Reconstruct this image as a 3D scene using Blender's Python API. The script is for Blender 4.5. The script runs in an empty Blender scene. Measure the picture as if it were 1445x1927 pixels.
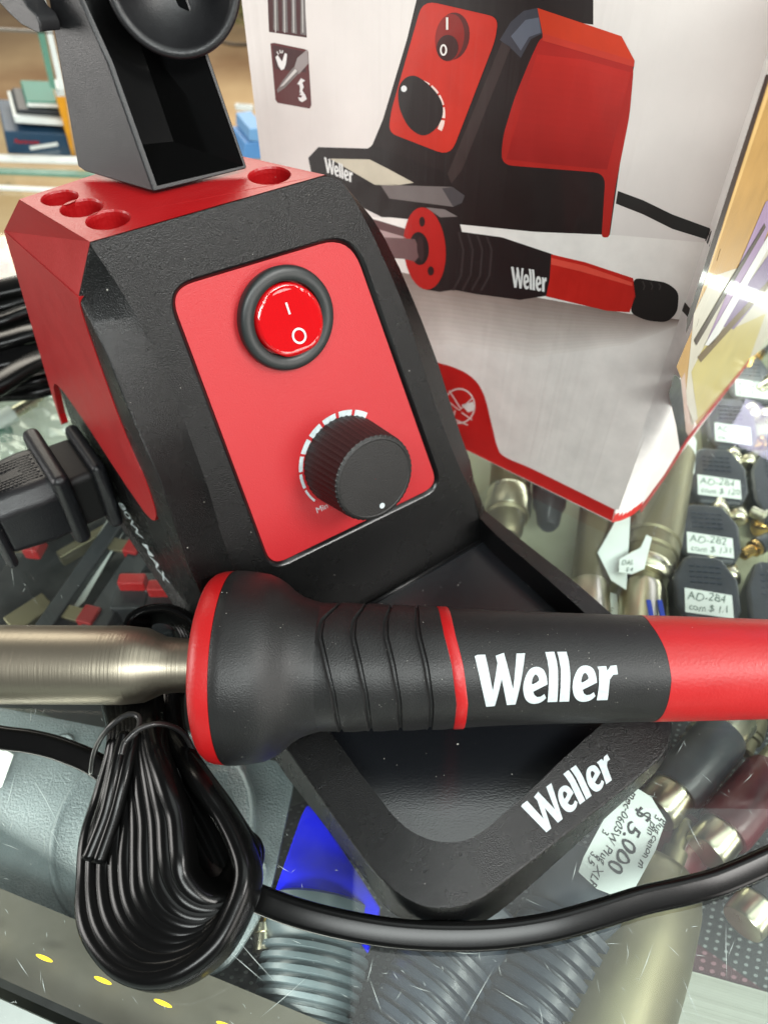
import bpy, bmesh, math, random
from mathutils import Vector, Matrix, Quaternion
from mathutils.geometry import tessellate_polygon
R_ = random.Random(7)
S = 0.0065                      # metres per modelling unit
# ------------------------------------------------------------------ camera, world, lamps, exposure
H = 30.0; FPX = 1336.0; PITCH = math.radians(48)
CF = Vector((0, math.cos(PITCH), -math.sin(PITCH))); CU = Vector((0, math.sin(PITCH), math.cos(PITCH))); CR = Vector((1, 0, 0))
CAM = Vector((0, 0, H))
sc = bpy.context.scene
cd = bpy.data.cameras.new('camera'); cam = bpy.data.objects.new('camera', cd); sc.collection.objects.link(cam)
cam.location = CAM * S; cam.rotation_euler = (math.pi/2 - PITCH, 0, 0)
cd.sensor_fit = 'VERTICAL'; cd.sensor_height = 36; cd.lens = 36 * FPX / 1927
cd.clip_start = 0.005; cd.clip_end = 60
cd.dof.use_dof = True; cd.dof.focus_distance = 27 * S; cd.dof.aperture_fstop = 16
sc.camera = cam
w = bpy.data.worlds.new('World'); sc.world = w; w.use_nodes = True
w.node_tree.nodes['Background'].inputs[0].default_value = (0.80, 0.86, 0.90, 1)
w.node_tree.nodes['Background'].inputs[1].default_value = 0.13
sc.view_settings.view_transform = 'Standard'; sc.view_settings.look = 'None'
sc.view_settings.exposure = -0.05; sc.view_settings.gamma = 1
def area(name, loc, aim, sx, sy, power, col=(1, 1, 1)):
    l = bpy.data.lights.new(name, 'AREA'); l.shape = 'RECTANGLE'; l.size = sx * S; l.size_y = sy * S
    l.energy = power; l.color = col
    o = bpy.data.objects.new(name, l); sc.collection.objects.link(o)
    o.location = Vector(loc) * S
    o.rotation_euler = (Vector(aim) - Vector(loc)).to_track_quat('-Z', 'Y').to_euler()
    return o
area('ceiling_tube_behind', (118, 134, 100), (20, 25, 4), 92, 12, 1.6, (0.80, 0.74, 1.0))
area('ceiling_panel_overhead', (50, 22, 100), (50, 21.9, 0), 110, 62, 2.3, (0.93, 1.0, 0.97))
area('ceiling_panel_right', (95, -30, 95), (0, 20, 8), 46, 30, 6.5, (1.0, 0.98, 0.94))
area('shop_window_right', (120, -62, 22), (0, 22, 10), 70, 46, 3.6, (1.0, 0.95, 0.90))
area('ceiling_panel_front', (10, -72, 100), (4, 20, 5), 90, 24, 8.5, (0.95, 1.0, 0.98))
area('left_fill', (-115, 5, 34), (0, 20, 8), 40, 50, 4.0, (1.0, 0.97, 0.93))  # unseen fill added at the left to brighten the red side
area('case_lamp_strip', (-6, 5.5, -2.0), (6, 30, -6.5), 70, 1.2, 0.16, (1.0, 0.98, 0.90))
area('case_fill_back', (30, 52, -1.5), (8, 20, -7), 60, 1.2, 0.22, (0.96, 1.0, 0.93))  # added fill at the back of the case, brightens the stock
area('far_floor_fill', (-80, 300, 160), (-80, 330, -115), 300, 200, 85, (1.0, 0.93, 0.80))  # unseen lamp added to light the distant floor

# ------------------------------------------------------------------ helpers
def ray(x, y): return CF * FPX + CR * (x - 722.5) - CU * (y - 963.5)
def bp(x, y, z=0.0):
    d = ray(x, y); return CAM + d * ((z - H) / d.z)
def bpp(x, y, p0, n):
    d = ray(x, y); return CAM + d * ((p0 - CAM).dot(n) / d.dot(n))
def px(P):
    v = P - CAM; zc = v.dot(CF); return (722.5 + FPX * v.dot(CR) / zc, 963.5 - FPX * v.dot(CU) / zc)
def s2l(c):
    if isinstance(c, str): c = tuple(int(c[i:i+2], 16) for i in (0, 2, 4))
    o = []
    for v in c:
        v /= 255.0; o.append(v / 12.92 if v <= 0.04045 else ((v + 0.055) / 1.055) ** 2.4)
    return tuple(o) + (1.0,)
def link(o, parent=None):
    sc.collection.objects.link(o)
    if parent is not None: o.parent = parent
    return o
def empty(name, label, cat, base, group=None):
    o = bpy.data.objects.new(name, None); link(o); o.location = Vector(base) * S; o.empty_display_size = 0.01
    o['label'] = label; o['category'] = cat
    if group: o['group'] = group
    return o
def tag(o, label, cat, group=None):
    o['label'] = label; o['category'] = cat
    if group: o['group'] = group
    return o
def base_of(parent):
    b = Vector((0, 0, 0)); p = parent
    while p is not None: b = b + Vector(p.location) / S; p = p.parent
    return b
def mesh(name, verts, faces, mats, parent=None, base=None, smooth=False, fm=None, bevel=0, bseg=2, solid=0, kind=None, angle=40, label=None):
    """verts in modelling units, world space; stored relative to the parent's base"""
    b = base_of(parent) if parent is not None else Vector(base if base is not None else (0, 0, 0))
    me = bpy.data.meshes.new(name)
    me.from_pydata([tuple((Vector(v) - b) * S) for v in verts], [], [tuple(f) for f in faces])
    if not isinstance(mats, (list, tuple)): mats = [mats]
    for m in mats: me.materials.append(m)
    if fm:
        for p, i in zip(me.polygons, fm): p.material_index = i
    bm = bmesh.new(); bm.from_mesh(me); bmesh.ops.recalc_face_normals(bm, faces=bm.faces); bm.to_mesh(me); bm.free()
    o = bpy.data.objects.new(name, me); link(o, parent)
    if parent is None: o.location = b * S
    if smooth:
        for p in me.polygons: p.use_smooth = True
    if solid:
        m = o.modifiers.new('solid', 'SOLIDIFY'); m.thickness = solid * S; m.offset = 0
    if bevel:
        m = o.modifiers.new('bevel', 'BEVEL'); m.width = bevel * S; m.segments = bseg; m.limit_method = 'ANGLE'; m.angle_limit = math.radians(angle)
        for p in me.polygons: p.use_smooth = True
        m.harden_normals = True
    if kind: o['kind'] = kind
    if label: o['label'] = label
    return o
def prism(pts, d):
    """closed solid: polygon pts (3D) extruded by vector d"""
    n = len(pts); v = [Vector(p) for p in pts] + [Vector(p) + Vector(d) for p in pts]
    f = [list(range(n))[::-1], list(range(n, 2*n))] + [[i, (i+1) % n, n + (i+1) % n, n + i] for i in range(n)]
    return v, f
def box(c, dx, dy, dz):
    """dx,dy,dz: half-extent vectors"""
    c = Vector(c); v = []
    for k in (-1, 1):
        for (i, j) in ((-1, -1), (1, -1), (1, 1), (-1, 1)): v.append(c + Vector(dx)*i + Vector(dy)*j + Vector(dz)*k)
    return v, [[0,3,2,1],[4,5,6,7],[0,1,5,4],[1,2,6,5],[2,3,7,6],[3,0,4,7]]
def join(parts):
    V_, F_, M_ = [], [], []
    for p in parts:
        v, f = p[0], p[1]; mi = p[2] if len(p) > 2 else 0
        o = len(V_); V_ += list(v); F_ += [[i + o for i in q] for q in f]; M_ += [mi] * len(f)
    return V_, F_, M_
def frame(ax):
    ax = Vector(ax).normalized(); u = ax.cross(Vector((0, 0, 1)))
    if u.length < 1e-3: u = ax.cross(Vector((0, 1, 0)))
    u.normalize(); return ax, u, ax.cross(u).normalized()
def lathe(prof, A, ax, seg=48, shift=None, closed=True):
    """prof: [(s, r)], axis from A along ax"""
    ax, u, v = frame(ax); A = Vector(A); V_, F_ = [], []
    for i, (s, r) in enumerate(prof):
        for k in range(seg):
            a = 2 * math.pi * k / seg; ds = shift(i, a) if shift else 0
            V_.append(A + ax * (s + ds) + (u * math.cos(a) + v * math.sin(a)) * r)
    for i in range(len(prof) - 1):
        for k in range(seg): F_.append([i*seg+k, i*seg+(k+1) % seg, (i+1)*seg+(k+1) % seg, (i+1)*seg+k])
    if closed: F_.append(list(range(seg))[::-1]); F_.append([(len(prof)-1)*seg+k for k in range(seg)])
    return V_, F_
def catmull(P, n=8, closed=False):
    P = [Vector(p) for p in P]; o = []; N = len(P)
    for i in range(N if closed else N - 1):
        g = (lambda j: P[j % N]) if closed else (lambda j: P[max(0, min(N-1, j))])
        a, b, c, d = g(i-1), g(i), g(i+1), g(i+2)
        for k in range(n):
            t = k / n
            o.append(0.5 * ((2*b) + (c-a)*t + (2*a-5*b+4*c-d)*t*t + (3*b-a-3*c+d)*t*t*t))
    if not closed: o.append(P[-1])
    return o
def tube(path, sect, up=None, caps=True, closed=False):
    """sweep a 2D section (list of (a,b)) along path"""
    V_, F_ = [], []; n = len(path); m = len(sect); ref = Vector(up) if up else Vector((0, 0, 1)); prev = None
    for i, p in enumerate(path):
        t = (path[min(i+1, n-1)] - path[max(i-1, 0)]).normalized()
        if prev is None:
            a = t.cross(ref)
            if a.length < 1e-3: a = t.cross(Vector((0, 1, 0)))
        else: a = prev - t * prev.dot(t)
        a.normalize(); prev = a; b = a.cross(t)
        for (x, y) in sect: V_.append(p + a*x + b*y)
    for i in range(n - 1):
        for k in range(m): F_.append([i*m+k, i*m+(k+1) % m, (i+1)*m+(k+1) % m, (i+1)*m+k])
    if caps: F_.append(list(range(m))[::-1]); F_.append([(n-1)*m+k for k in range(m)])
    return V_, F_
def circ(r, n=10): return [(r*math.cos(2*math.pi*k/n), r*math.sin(2*math.pi*k/n)) for k in range(n)]
def twin(r, n=8, gap=0.92):
    o = []
    for k in range(n+1):
        a = math.pi/2 - math.pi*k/n + 0; o.append((gap*r + r*math.cos(a), r*math.sin(a)))
    for k in range(n+1):
        a = -math.pi/2 - math.pi*k/n; o.append((-gap*r + r*math.cos(a), r*math.sin(a)))
    o2 = []
    for (x, y) in o:
        if abs(x) < gap*r*0.9: y *= 0.55
        o2.append((x, y))
    return o2
def rounded(C, r, n=6):
    """rounded polygon through 3D corners C"""
    o = []; N = len(C); C = [Vector(c) for c in C]
    for i in range(N):
        p, a, b = C[i], C[i-1], C[(i+1) % N]; rr = r[i] if isinstance(r, (list, tuple)) else r
        p0 = p + (a-p).normalized() * rr; p1 = p + (b-p).normalized() * rr
        for k in range(n + 1):
            t = k / n; o.append(p0*(1-t)*(1-t) + p*2*t*(1-t) + p1*t*t)
    return o
def tess(loops):
    L = [[Vector((p[0], p[1], 0)) for p in l] for l in loops]
    return [Vector(p) for l in L for p in l], [list(t) for t in tessellate_polygon(L)]
def tess3(loops, n):
    """planar 3D loops"""
    n = Vector(n).normalized(); _, u, v = frame(n)
    L = [[Vector((Vector(p).dot(u), Vector(p).dot(v), 0)) for p in l] for l in loops]
    return [Vector(p) for l in loops for p in l], [list(t) for t in tessellate_polygon(L)]
def flat(loops2, fn):
    v, f = tess(loops2); return [fn(p.x, p.y) for p in v], f
def ell(cx, cy, rx, ry, n=28, rot=0):
    c, s = math.cos(rot), math.sin(rot)
    return [(cx + rx*math.cos(a)*c - ry*math.sin(a)*s, cy + rx*math.cos(a)*s + ry*math.sin(a)*c) for a in [2*math.pi*k/n for k in range(n)]]
def thick(path, wd):
    """2D polyline to a stroke polygon"""
    L, Rr = [], []
    for i, p in enumerate(path):
        a = path[max(0, i-1)]; b = path[min(len(path)-1, i+1)]; t = Vector((b[0]-a[0], b[1]-a[1])).normalized(); k = wd[i] if isinstance(wd, list) else wd
        L.append((p[0] - t.y*k/2, p[1] + t.x*k/2)); Rr.append((p[0] + t.y*k/2, p[1] - t.x*k/2))
    return L + Rr[::-1]

def mat(name, col, rough=0.5, metal=0.0, spec=0.5, grain=0, gs=6.0, coat=0, var=0, vs=0.6, dust=0, emit=None, es=1.0, aniso=0, col2=None, dscale=2.2, gd=0.06):
    m = bpy.data.materials.new(name); m.use_nodes = True; nt = m.node_tree; N = nt.nodes; L = nt.links
    b = N['Principled BSDF']; c = s2l(col) if not (isinstance(col, tuple) and len(col) == 4) else col
    b.inputs['Base Color'].default_value = c; b.inputs['Roughness'].default_value = rough; b.inputs['Metallic'].default_value = metal
    b.inputs['Specular IOR Level'].default_value = spec; b.inputs['Coat Weight'].default_value = coat; b.inputs['Coat Roughness'].default_value = 0.08
    if aniso: b.inputs['Anisotropic'].default_value = aniso
    if emit: b.inputs['Emission Color'].default_value = s2l(emit); b.inputs['Emission Strength'].default_value = es
    tc = N.new('ShaderNodeTexCoord'); last = None
    def noise(sc_, det=3, rgh=0.55):
        n = N.new('ShaderNodeTexNoise'); n.inputs['Scale'].default_value = sc_ / S; n.inputs['Detail'].default_value = det; n.inputs['Roughness'].default_value = rgh
        L.new(tc.outputs['Object'], n.inputs['Vector']); return n
    if var or col2:
        n = noise(vs, 5); r = N.new('ShaderNodeMapRange'); r.inputs['From Min'].default_value = 0.3; r.inputs['From Max'].default_value = 0.7
        L.new(n.outputs['Fac'], r.inputs['Value'])
        mx = N.new('ShaderNodeMix'); mx.data_type = 'RGBA'; L.new(r.outputs['Result'], mx.inputs['Factor'])
        c2 = s2l(col2) if col2 else tuple(min(1, x * (1 + var)) for x in c[:3]) + (1,)
        c1 = c if col2 else tuple(x * (1 - var) for x in c[:3]) + (1,)
        mx.inputs['A'].default_value = c1; mx.inputs['B'].default_value = c2; last = mx.outputs['Result']
        rr = N.new('ShaderNodeMapRange'); rr.inputs['To Min'].default_value = max(0.02, rough*0.82); rr.inputs['To Max'].default_value = min(1, rough*1.2)
        L.new(n.outputs['Fac'], rr.inputs['Value']); L.new(rr.outputs['Result'], b.inputs['Roughness'])
    if dust:
        v = N.new('ShaderNodeTexVoronoi'); v.inputs['Scale'].default_value = dscale / S; L.new(tc.outputs['Object'], v.inputs['Vector'])
        lt = N.new('ShaderNodeMath'); lt.operation = 'LESS_THAN'; L.new(v.outputs['Distance'], lt.inputs[0])
        n2 = noise(1.7, 2); mr = N.new('ShaderNodeMapRange'); mr.inputs['From Min'].default_value = 0.45; mr.inputs['From Max'].default_value = 0.75; mr.inputs['To Max'].default_value = 0.13 * dust
        L.new(n2.outputs['Fac'], mr.inputs['Value']); L.new(mr.outputs['Result'], lt.inputs[1])
        mx = N.new('ShaderNodeMix'); mx.data_type = 'RGBA'; L.new(lt.outputs[0], mx.inputs['Factor'])
        if last: L.new(last, mx.inputs['A'])
        else: mx.inputs['A'].default_value = c
        mx.inputs['B'].default_value = (0.38, 0.37, 0.33, 1); last = mx.outputs['Result']
    if last: L.new(last, b.inputs['Base Color'])
    if grain:
        n = noise(gs, 2); bu = N.new('ShaderNodeBump'); bu.inputs['Strength'].default_value = grain; bu.inputs['Distance'].default_value = gd * S
        L.new(n.outputs['Fac'], bu.inputs['Height']); L.new(bu.outputs['Normal'], b.inputs['Normal'])
    return m
M = {}
M['shell'] = mat('black_grained_plastic', (9, 9, 9), 0.27, spec=0.38, grain=0.5, gs=21, gd=0.06, var=0.15, vs=0.5, dust=0.6)
M['shell_smooth'] = mat('black_smooth_plastic', (14, 14, 15), 0.28, grain=0.12, gs=5, dust=0.6)
M['holder'] = mat('black_holder_plastic', (15, 15, 17), 0.4, var=0.2, vs=0.8, grain=0.2, gs=26, dust=0.4)
M['red'] = mat('red_plastic', (146, 10, 14), 0.4, grain=0.25, gs=8, var=0.06, dust=0.25)
M['panel'] = mat('red_panel_foil', (166, 31, 36), 0.42, grain=0.3, gs=22, dust=0.3)
M['rubber'] = mat('black_rubber', (20, 20, 20), 0.46, spec=0.42, grain=0.25, gs=16, var=0.2, dust=1.0, dscale=6.5)
M['penred'] = mat('red_handle_plastic', (160, 12, 15), 0.42, grain=0.2, gs=8, var=0.05, dust=0.3)
M['white'] = mat('white_print', (176, 186, 188), 0.6, var=0.14, vs=6)
M['steel'] = mat('brushed_steel', (146, 139, 124), 0.42, metal=1)
M['liner'] = mat('shaded_cavity_plastic', (8, 8, 8), 0.14, spec=0.3)  # cavity shade put into a darker, smoother copy of the holder plastic
M['knob'] = mat('knob_plastic', (24, 23, 22), 0.46, grain=0.5, gs=18, dust=0.3)
M['bezel'] = mat('bezel_plastic', (30, 34, 34), 0.42)
M['cable'] = mat('black_cable_vinyl', (8, 8, 8), 0.24, spec=0.22)
M['dark'] = mat('dark_cavity', (10, 10, 10), 0.6)
M['tray'] = mat('tray_floor_plastic', (18, 20, 23), 0.2, spec=1.0, grain=0.12, gs=14, dust=0.9)

# thin clear glass: Fresnel mix of clear and mirror on outward faces
def glass_mat(name, tint, base=0.0, haze=0.0):
    m = bpy.data.materials.new(name); m.use_nodes = True; nt = m.node_tree; N = nt.nodes; L = nt.links; N.remove(N['Principled BSDF'])
    out = N['Material Output']; tr = N.new('ShaderNodeBsdfTransparent'); tr.inputs[0].default_value = tint
    gl = N.new('ShaderNodeBsdfGlossy'); gl.inputs['Roughness'].default_value = 0.015
    fr = N.new('ShaderNodeFresnel'); fr.inputs['IOR'].default_value = 1.5
    ge = N.new('ShaderNodeNewGeometry'); inv = N.new('ShaderNodeMath'); inv.operation = 'SUBTRACT'; inv.inputs[0].default_value = 1; L.new(ge.outputs['Backfacing'], inv.inputs[1])
    ad = N.new('ShaderNodeMath'); ad.operation = 'ADD'; L.new(fr.outputs[0], ad.inputs[0]); ad.inputs[1].default_value = base
    mu = N.new('ShaderNodeMath'); mu.operation = 'MULTIPLY'; L.new(ad.outputs[0], mu.inputs[0]); L.new(inv.outputs[0], mu.inputs[1])
    mx = N.new('ShaderNodeMixShader'); L.new(mu.outputs[0], mx.inputs[0]); L.new(tr.outputs[0], mx.inputs[1]); L.new(gl.outputs[0], mx.inputs[2])
    last = mx
    if haze:
        d = N.new('ShaderNodeBsdfDiffuse'); d.inputs[0].default_value = (0.75, 0.8, 0.78, 1)
        tc = N.new('ShaderNodeTexCoord'); n = N.new('ShaderNodeTexNoise'); n.inputs['Scale'].default_value = 0.12/S; n.inputs['Detail'].default_value = 8; n.inputs['Roughness'].default_value = 0.7
        L.new(tc.outputs['Object'], n.inputs['Vector']); mr = N.new('ShaderNodeMapRange'); mr.inputs['From Min'].default_value = 0.35; mr.inputs['From Max'].default_value = 0.75; mr.inputs['To Max'].default_value = haze
        L.new(n.outputs['Fac'], mr.inputs['Value']); m2 = N.new('ShaderNodeMath'); m2.operation = 'MULTIPLY'; L.new(mr.outputs[0], m2.inputs[0]); L.new(inv.outputs[0], m2.inputs[1])
        mh = N.new('ShaderNodeMixShader'); L.new(m2.outputs[0], mh.inputs[0]); L.new(mx.outputs[0], mh.inputs[1]); L.new(d.outputs[0], mh.inputs[2]); last = mh
    L.new(last.outputs[0], out.inputs['Surface']); return m

# ------------------------------------------------------------------ "Weller" lettering (traced strokes, unit: cap height 1)
def _g(pts): return [((x - 95) / 430.0, (532 - y) / 430.0) for x, y in pts]
def _sm(p): return [(q.x, q.y) for q in catmull([Vector((a, b, 0)) for a, b in p], 3, True)]
_eo = [(738,368),(728,300),(700,245),(640,223),(580,245),(537,315),(522,400),(540,480),(575,525),(625,543),(685,530),(730,490)]
def _e(dx, dy):
    o = _g([(x+dx, y+dy) for x, y in [(738,368)]]) + [(q.x, q.y) for q in catmull([Vector((a, b, 0)) for a, b in _g([(x+dx, y+dy) for x, y in _eo])], 3)] + \
        _g([(x+dx, y+dy) for x, y in [(712,452),(680,475),(650,478),(625,460),(612,428)]])
    return [o[1:], _sm(_g([(x+dx, y+dy) for x, y in [(602,365),(605,320),(625,288),(645,290),(662,320),(655,340)]]))]
WELLER = [[_g([(95,135),(120,124),(190,122),(252,408),(296,190),(282,132),(358,108),(432,400),(470,115),(548,112),(460,543),(383,545),(331,312),(275,550),(198,553)])],
          _e(0, 0), [_g([(728,104),(810,102),(826,180),(832,260),(832,530),(745,530),(752,250),(742,170)])],
          [_g([(836,103),(920,102),(934,190),(940,280),(937,530),(850,530),(858,250),(848,170)])], _e(438, -5),
          [_g([(1182,230),(1262,226),(1270,265),(1300,225),(1355,220),(1362,297),(1320,300),(1290,340),(1284,400),(1278,526),(1182,526),(1195,380),(1195,260)])]]
WLEN = (1362 - 95) / 430.0
def logo(fn, sub=0):
    out = []
    for loops in WELLER:
        v, f = tess(loops)
        if sub:
            bm = bmesh.new(); bv = [bm.verts.new(p) for p in v]
            for t in f:
                try: bm.faces.new([bv[i] for i in t])
                except ValueError: pass
            y = -0.05
            while y < 1.05:
                bmesh.ops.bisect_plane(bm, geom=bm.verts[:] + bm.edges[:] + bm.faces[:], plane_co=(0, y, 0), plane_no=(0, 1, 0)); y += 0.06
            bm.verts.ensure_lookup_table(); v = [q.co.copy() for q in bm.verts]
            for i, q in enumerate(bm.verts): q.index = i
            f = [[q.index for q in p.verts] for p in bm.faces]; bm.free()
        out.append(([fn(p.x, p.y) for p in v], f))
    return join(out)
def text2d(s, bold=0.0, slant=0.0):
    c = bpy.data.curves.new('lettering', 'FONT'); c.body = s; c.offset = bold; c.resolution_u = 3; c.shear = slant
    o = bpy.data.objects.new('lettering', c); sc.collection.objects.link(o)
    dg = bpy.context.evaluated_depsgraph_get(); me = bpy.data.meshes.new_from_object(o.evaluated_get(dg))
    v = [p.co.copy() for p in me.vertices]; f = [list(p.vertices) for p in me.polygons]
    bpy.data.objects.remove(o); bpy.data.curves.remove(c); bpy.data.meshes.remove(me)
    return v, f
def lettering(s, O, ux, uy, bold=0.0, hand=False):
    v, f = text2d(s, bold, 0.25 if hand else 0.0)
    if hand:
        v = [Vector((p.x + 0.04*math.sin(p.x*5.1 + p.y*4), p.y + 0.07*math.sin(p.x*3.7) + 0.03*math.sin(p.x*11), 0)) for p in v]
    return [Vector(O) + Vector(ux)*p.x + Vector(uy)*p.y for p in v], f

# ================================================================== SOLDERING STATION
ZT = 18.88
XS = Vector((math.sin(math.radians(54.9)), math.cos(math.radians(54.9)), 0)); YS = Vector((-math.sin(math.radians(38)), math.cos(math.radians(38)), 0))
J = bp(905, 1015, 0.4); TL_ = math.radians(18)
VF = (YS * math.sin(TL_) + Vector((0, 0, math.cos(TL_)))).normalized(); NF = XS.cross(VF).normalized()
if NF.y > 0: NF = -NF
def F(x, y, off=0.0): return bpp(x, y, J + NF * off, NF)
B0 = bp(331, 1145, 0); B1 = bp(230, 994, 0); T0 = bp(148, 560, 17.0)
NS = (B1 - B0).cross(T0 - B0).normalized()
if NS.x > 0: NS = -NS
def SD(x, y, off=0.0): return bpp(x, y, B0 + NS * off, NS)
UX = (XS - NF * XS.dot(NF)).normalized()        # panel right
st = empty('soldering_station', 'red and black soldering station with round rocker switch and knob, standing on the glass', 'soldering station', bp(600, 1100, 0))

L2 = [(148,560),(160,585),(172,607),(200,665),(228,735),(250,789),(275,845),(302,905),(330,992),(356,1066),(385,1135)]
L3 = [(176,468),(218,530),(258,595),(292,665),(325,735),(345,787),(364,840),(393,921),(415,1000),(438,1068),(468,1145)]
sideL = [SD(*p) for p in L2]
# tray rim, outer edge height ZO, inner edge height ZI
ZO, ZI = 1.35, 1.75
frontL = [F(*p) for p in L3]
def resample(P, n):
    P = [Vector(p) for p in P]; d = [0]
    for a, b in zip(P, P[1:]): d.append(d[-1] + (b-a).length)
    o = []
    for k in range(n):
        t = d[-1] * k / (n-1); i = 0
        while i < len(P)-2 and d[i+1] < t: i += 1
        q = (t-d[i]) / max(1e-9, d[i+1]-d[i]); o.append(P[i].lerp(P[i+1], q))
    return o
# outer ribbon = L2 then tray outer rim ; inner ribbon = L3 then tray inner rim
outer_px = [(542,1413),(590,1482),(640,1553),(690,1622),(722,1658),(755,1686),(800,1706),(850,1708),(895,1694),(930,1672),(1000,1620),(1080,1557),(1160,1495),(1215,1450),(1247,1420),(1262,1385),(1262,1345),(1248,1300),(1225,1240),(1190,1192),(1140,1145),(1080,1093),(1015,1042),(960,998),(915,962)]
inner_px = [(600,1347),(640,1402),(680,1458),(715,1503),(740,1535),(775,1565),(820,1583),(868,1583),(905,1566),(940,1538),(1000,1485),(1060,1427),(1120,1373),(1165,1330),(1180,1300),(1182,1270),(1172,1240),(1155,1215),(1125,1180),(1096,1150),(1050,1108),(1000,1064),(960,1030),(925,998),(903,975)]
NSUB = 3
out_r = catmull([bp(x, y, ZO) for x, y in outer_px], NSUB); in_r = catmull([bp(x, y, ZI) for x, y in inner_px], NSUB)
nA = 26
OL = sideL + [bp(455,1268,ZO+0.25), out_r[0]]; IL = frontL + [F(505,1215), in_r[0]]
OUT = OL[:-1] + out_r; INN = IL[:-1] + in_r
# right side: continue up the right bevel
Rin = [(890,930),(868,888),(846,835),(825,780),(805,720),(785,655),(770,605),(754,562),(730,505),(700,440),(680,400),(660,365),(642,340)]
Rout = [(892,905),(884,866),(868,822),(845,752),(826,690),(806,636),(790,595),(772,552),(752,505),(722,445),(700,410),(678,383),(650,350)]
OUT += [F(x, y, -1.0) for x, y in Rout]; INN += [F(x, y) for x, y in Rin]
# bottom loop on the glass
def drop(P, k=0.5):
    return P
nO = len(OUT); verts = []; faces = []
MID = []
for i in range(nO):
    a, b = OUT[i], INN[i]; up = (b - a); m = (a + b) / 2
    MID.append(m)
verts = OUT + MID + INN
for i in range(nO - 1):
    faces.append([i, i+1, nO+i+1, nO+i]); faces.append([nO+i, nO+i+1, 2*nO+i+1, 2*nO+i])
ctr = bp(900, 1350, 0)
skirt = []
nside = len(OL) - 1
for i, p in enumerate(OUT):
    if i < nside: q = p + (B0 - B0)  # replaced below
    skirt.append(p)
# skirt: from tray outer rim down to z=0, slightly outward
bot_px = [(540,1462),(590,1526),(640,1592),(685,1650),(712,1690),(745,1722),(795,1745),(850,1750),(900,1738),(938,1716),(1000,1664),(1080,1592),(1160,1520),(1212,1474),(1243,1440),(1260,1405)]
k0 = nside; bot = []
for j in range(len(outer_px)):
    if j < len(bot_px): bot.append(bp(bot_px[j][0], bot_px[j][1], 0.02))
    else:
        q = out_r[j*NSUB].copy(); d = (q - Vector((ctr.x, ctr.y, q.z))).normalized(); q = q + d * 0.25; q.z = 0.02; bot.append(q)
bot = catmull(bot, NSUB)
o0 = len(verts); verts += bot
for j in range(len(out_r) - 1): faces.append([k0+j, k0+j+1, o0+j+1, o0+j])
# left side wall of the body: L2 down/back to the rear
rear = [SD(*p) for p in [(8,435),(50,570),(98,720),(150,850)]]
sb = [SD(8,435), None]
back_bot = B0 + (B1 - B0) * 1.6; back_bot.z = 0.02
front_bot = bot[0]
o1 = len(verts); verts += [rear[0], back_bot, bp(331,1145,0.02)]
sidepoly = list(range(0, nside + 1)) + [o0, o1 + 2, o1 + 1, o1]
faces_side = sidepoly
sv = [verts[i] for i in sidepoly]
v3, f3 = tess3([[tuple(p) for p in sv]], NS)
o2 = len(verts); verts += v3; faces += [[i + o2 for i in f] for f in f3]
shell = mesh('front_shell', verts, faces, M['shell'], st, smooth=True)
v, f = prism_t([F(170,455), F(176,468), F(205,510), SD(172,607), SD(160,590), SD(148,560)], Vector((0.15, 0.3, -0.2))) if False else ([F(170,455), F(176,468), SD(148,560)], [[0,1,2]])
mesh('corner_facet', v, f, M['shell'], st)
# back volume (black), simple closed back of the body
TFL, TFR = F(170,455), F(612,329); TBL = bp(37,375,ZT); TBR = bp(353,271,ZT)
bm = bmesh.new(); bm.from_mesh(shell.data); bmesh.ops.remove_doubles(bm, verts=bm.verts, dist=0.004*S); bmesh.ops.recalc_face_normals(bm, faces=bm.faces); bm.to_mesh(shell.data); bm.free()
m = shell.modifiers.new('bv', 'BEVEL'); m.width = 0.16*S; m.segments = 3; m.limit_method = 'ANGLE'; m.angle_limit = math.radians(24); m.harden_normals = True
for p_ in shell.data.polygons: p_.use_smooth = True
# front plane with recess for the panel
pc = [F(306.5,539.5), F(666.4,432), F(835,918), F(509,1078)]
hole = rounded(pc, [1.15,1.5,1.2,1.0], 8)
outl = [F(176,468), F(170,457)] + [F(612,331), F(642,340)] + [F(x, y) for x, y in Rin[::-1][1:]] + [F(903,975), J, F(760,1098), F(600,1190), F(505,1215)] + [F(x, y) for x, y in L3[::-1][:-1]]
v, f = tess3([outl, hole], NF)
fp = mesh('front_plate', v, f, M['shell'], st)
# recess walls with a soft lip
def shrink(P, k, off):
    c = sum(P, Vector()) / len(P); o = []
    for i, p in enumerate(P):
        t = (P[(i+1) % len(P)] - P[i-1]).normalized(); nn = t.cross(NF).normalized()
        if nn.dot(c - p) < 0: nn = -nn
        o.append(p + nn * k + NF * off)
    return o
rings = [hole, shrink(hole, 0.05, -0.02), shrink(hole, 0.13, -0.10), shrink(hole, 0.2, -0.24)]
V_, F_ = [], []
for r_ in rings: V_ += r_
n = len(hole)
for i in range(3):
    for k in range(n): F_.append([i*n+k, i*n+(k+1) % n, (i+1)*n+(k+1) % n, (i+1)*n+k])
mesh('panel_recess', V_, F_, M['shell_smooth'], st, smooth=True)
pin = shrink(hole, 0.19, -0.16)
v, f, _ = join([tess3([pin], NF)]); pv, pf = prism(pin, -NF * 0.1)
panel = mesh('control_panel', pv, pf, M['panel'], st)
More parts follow.
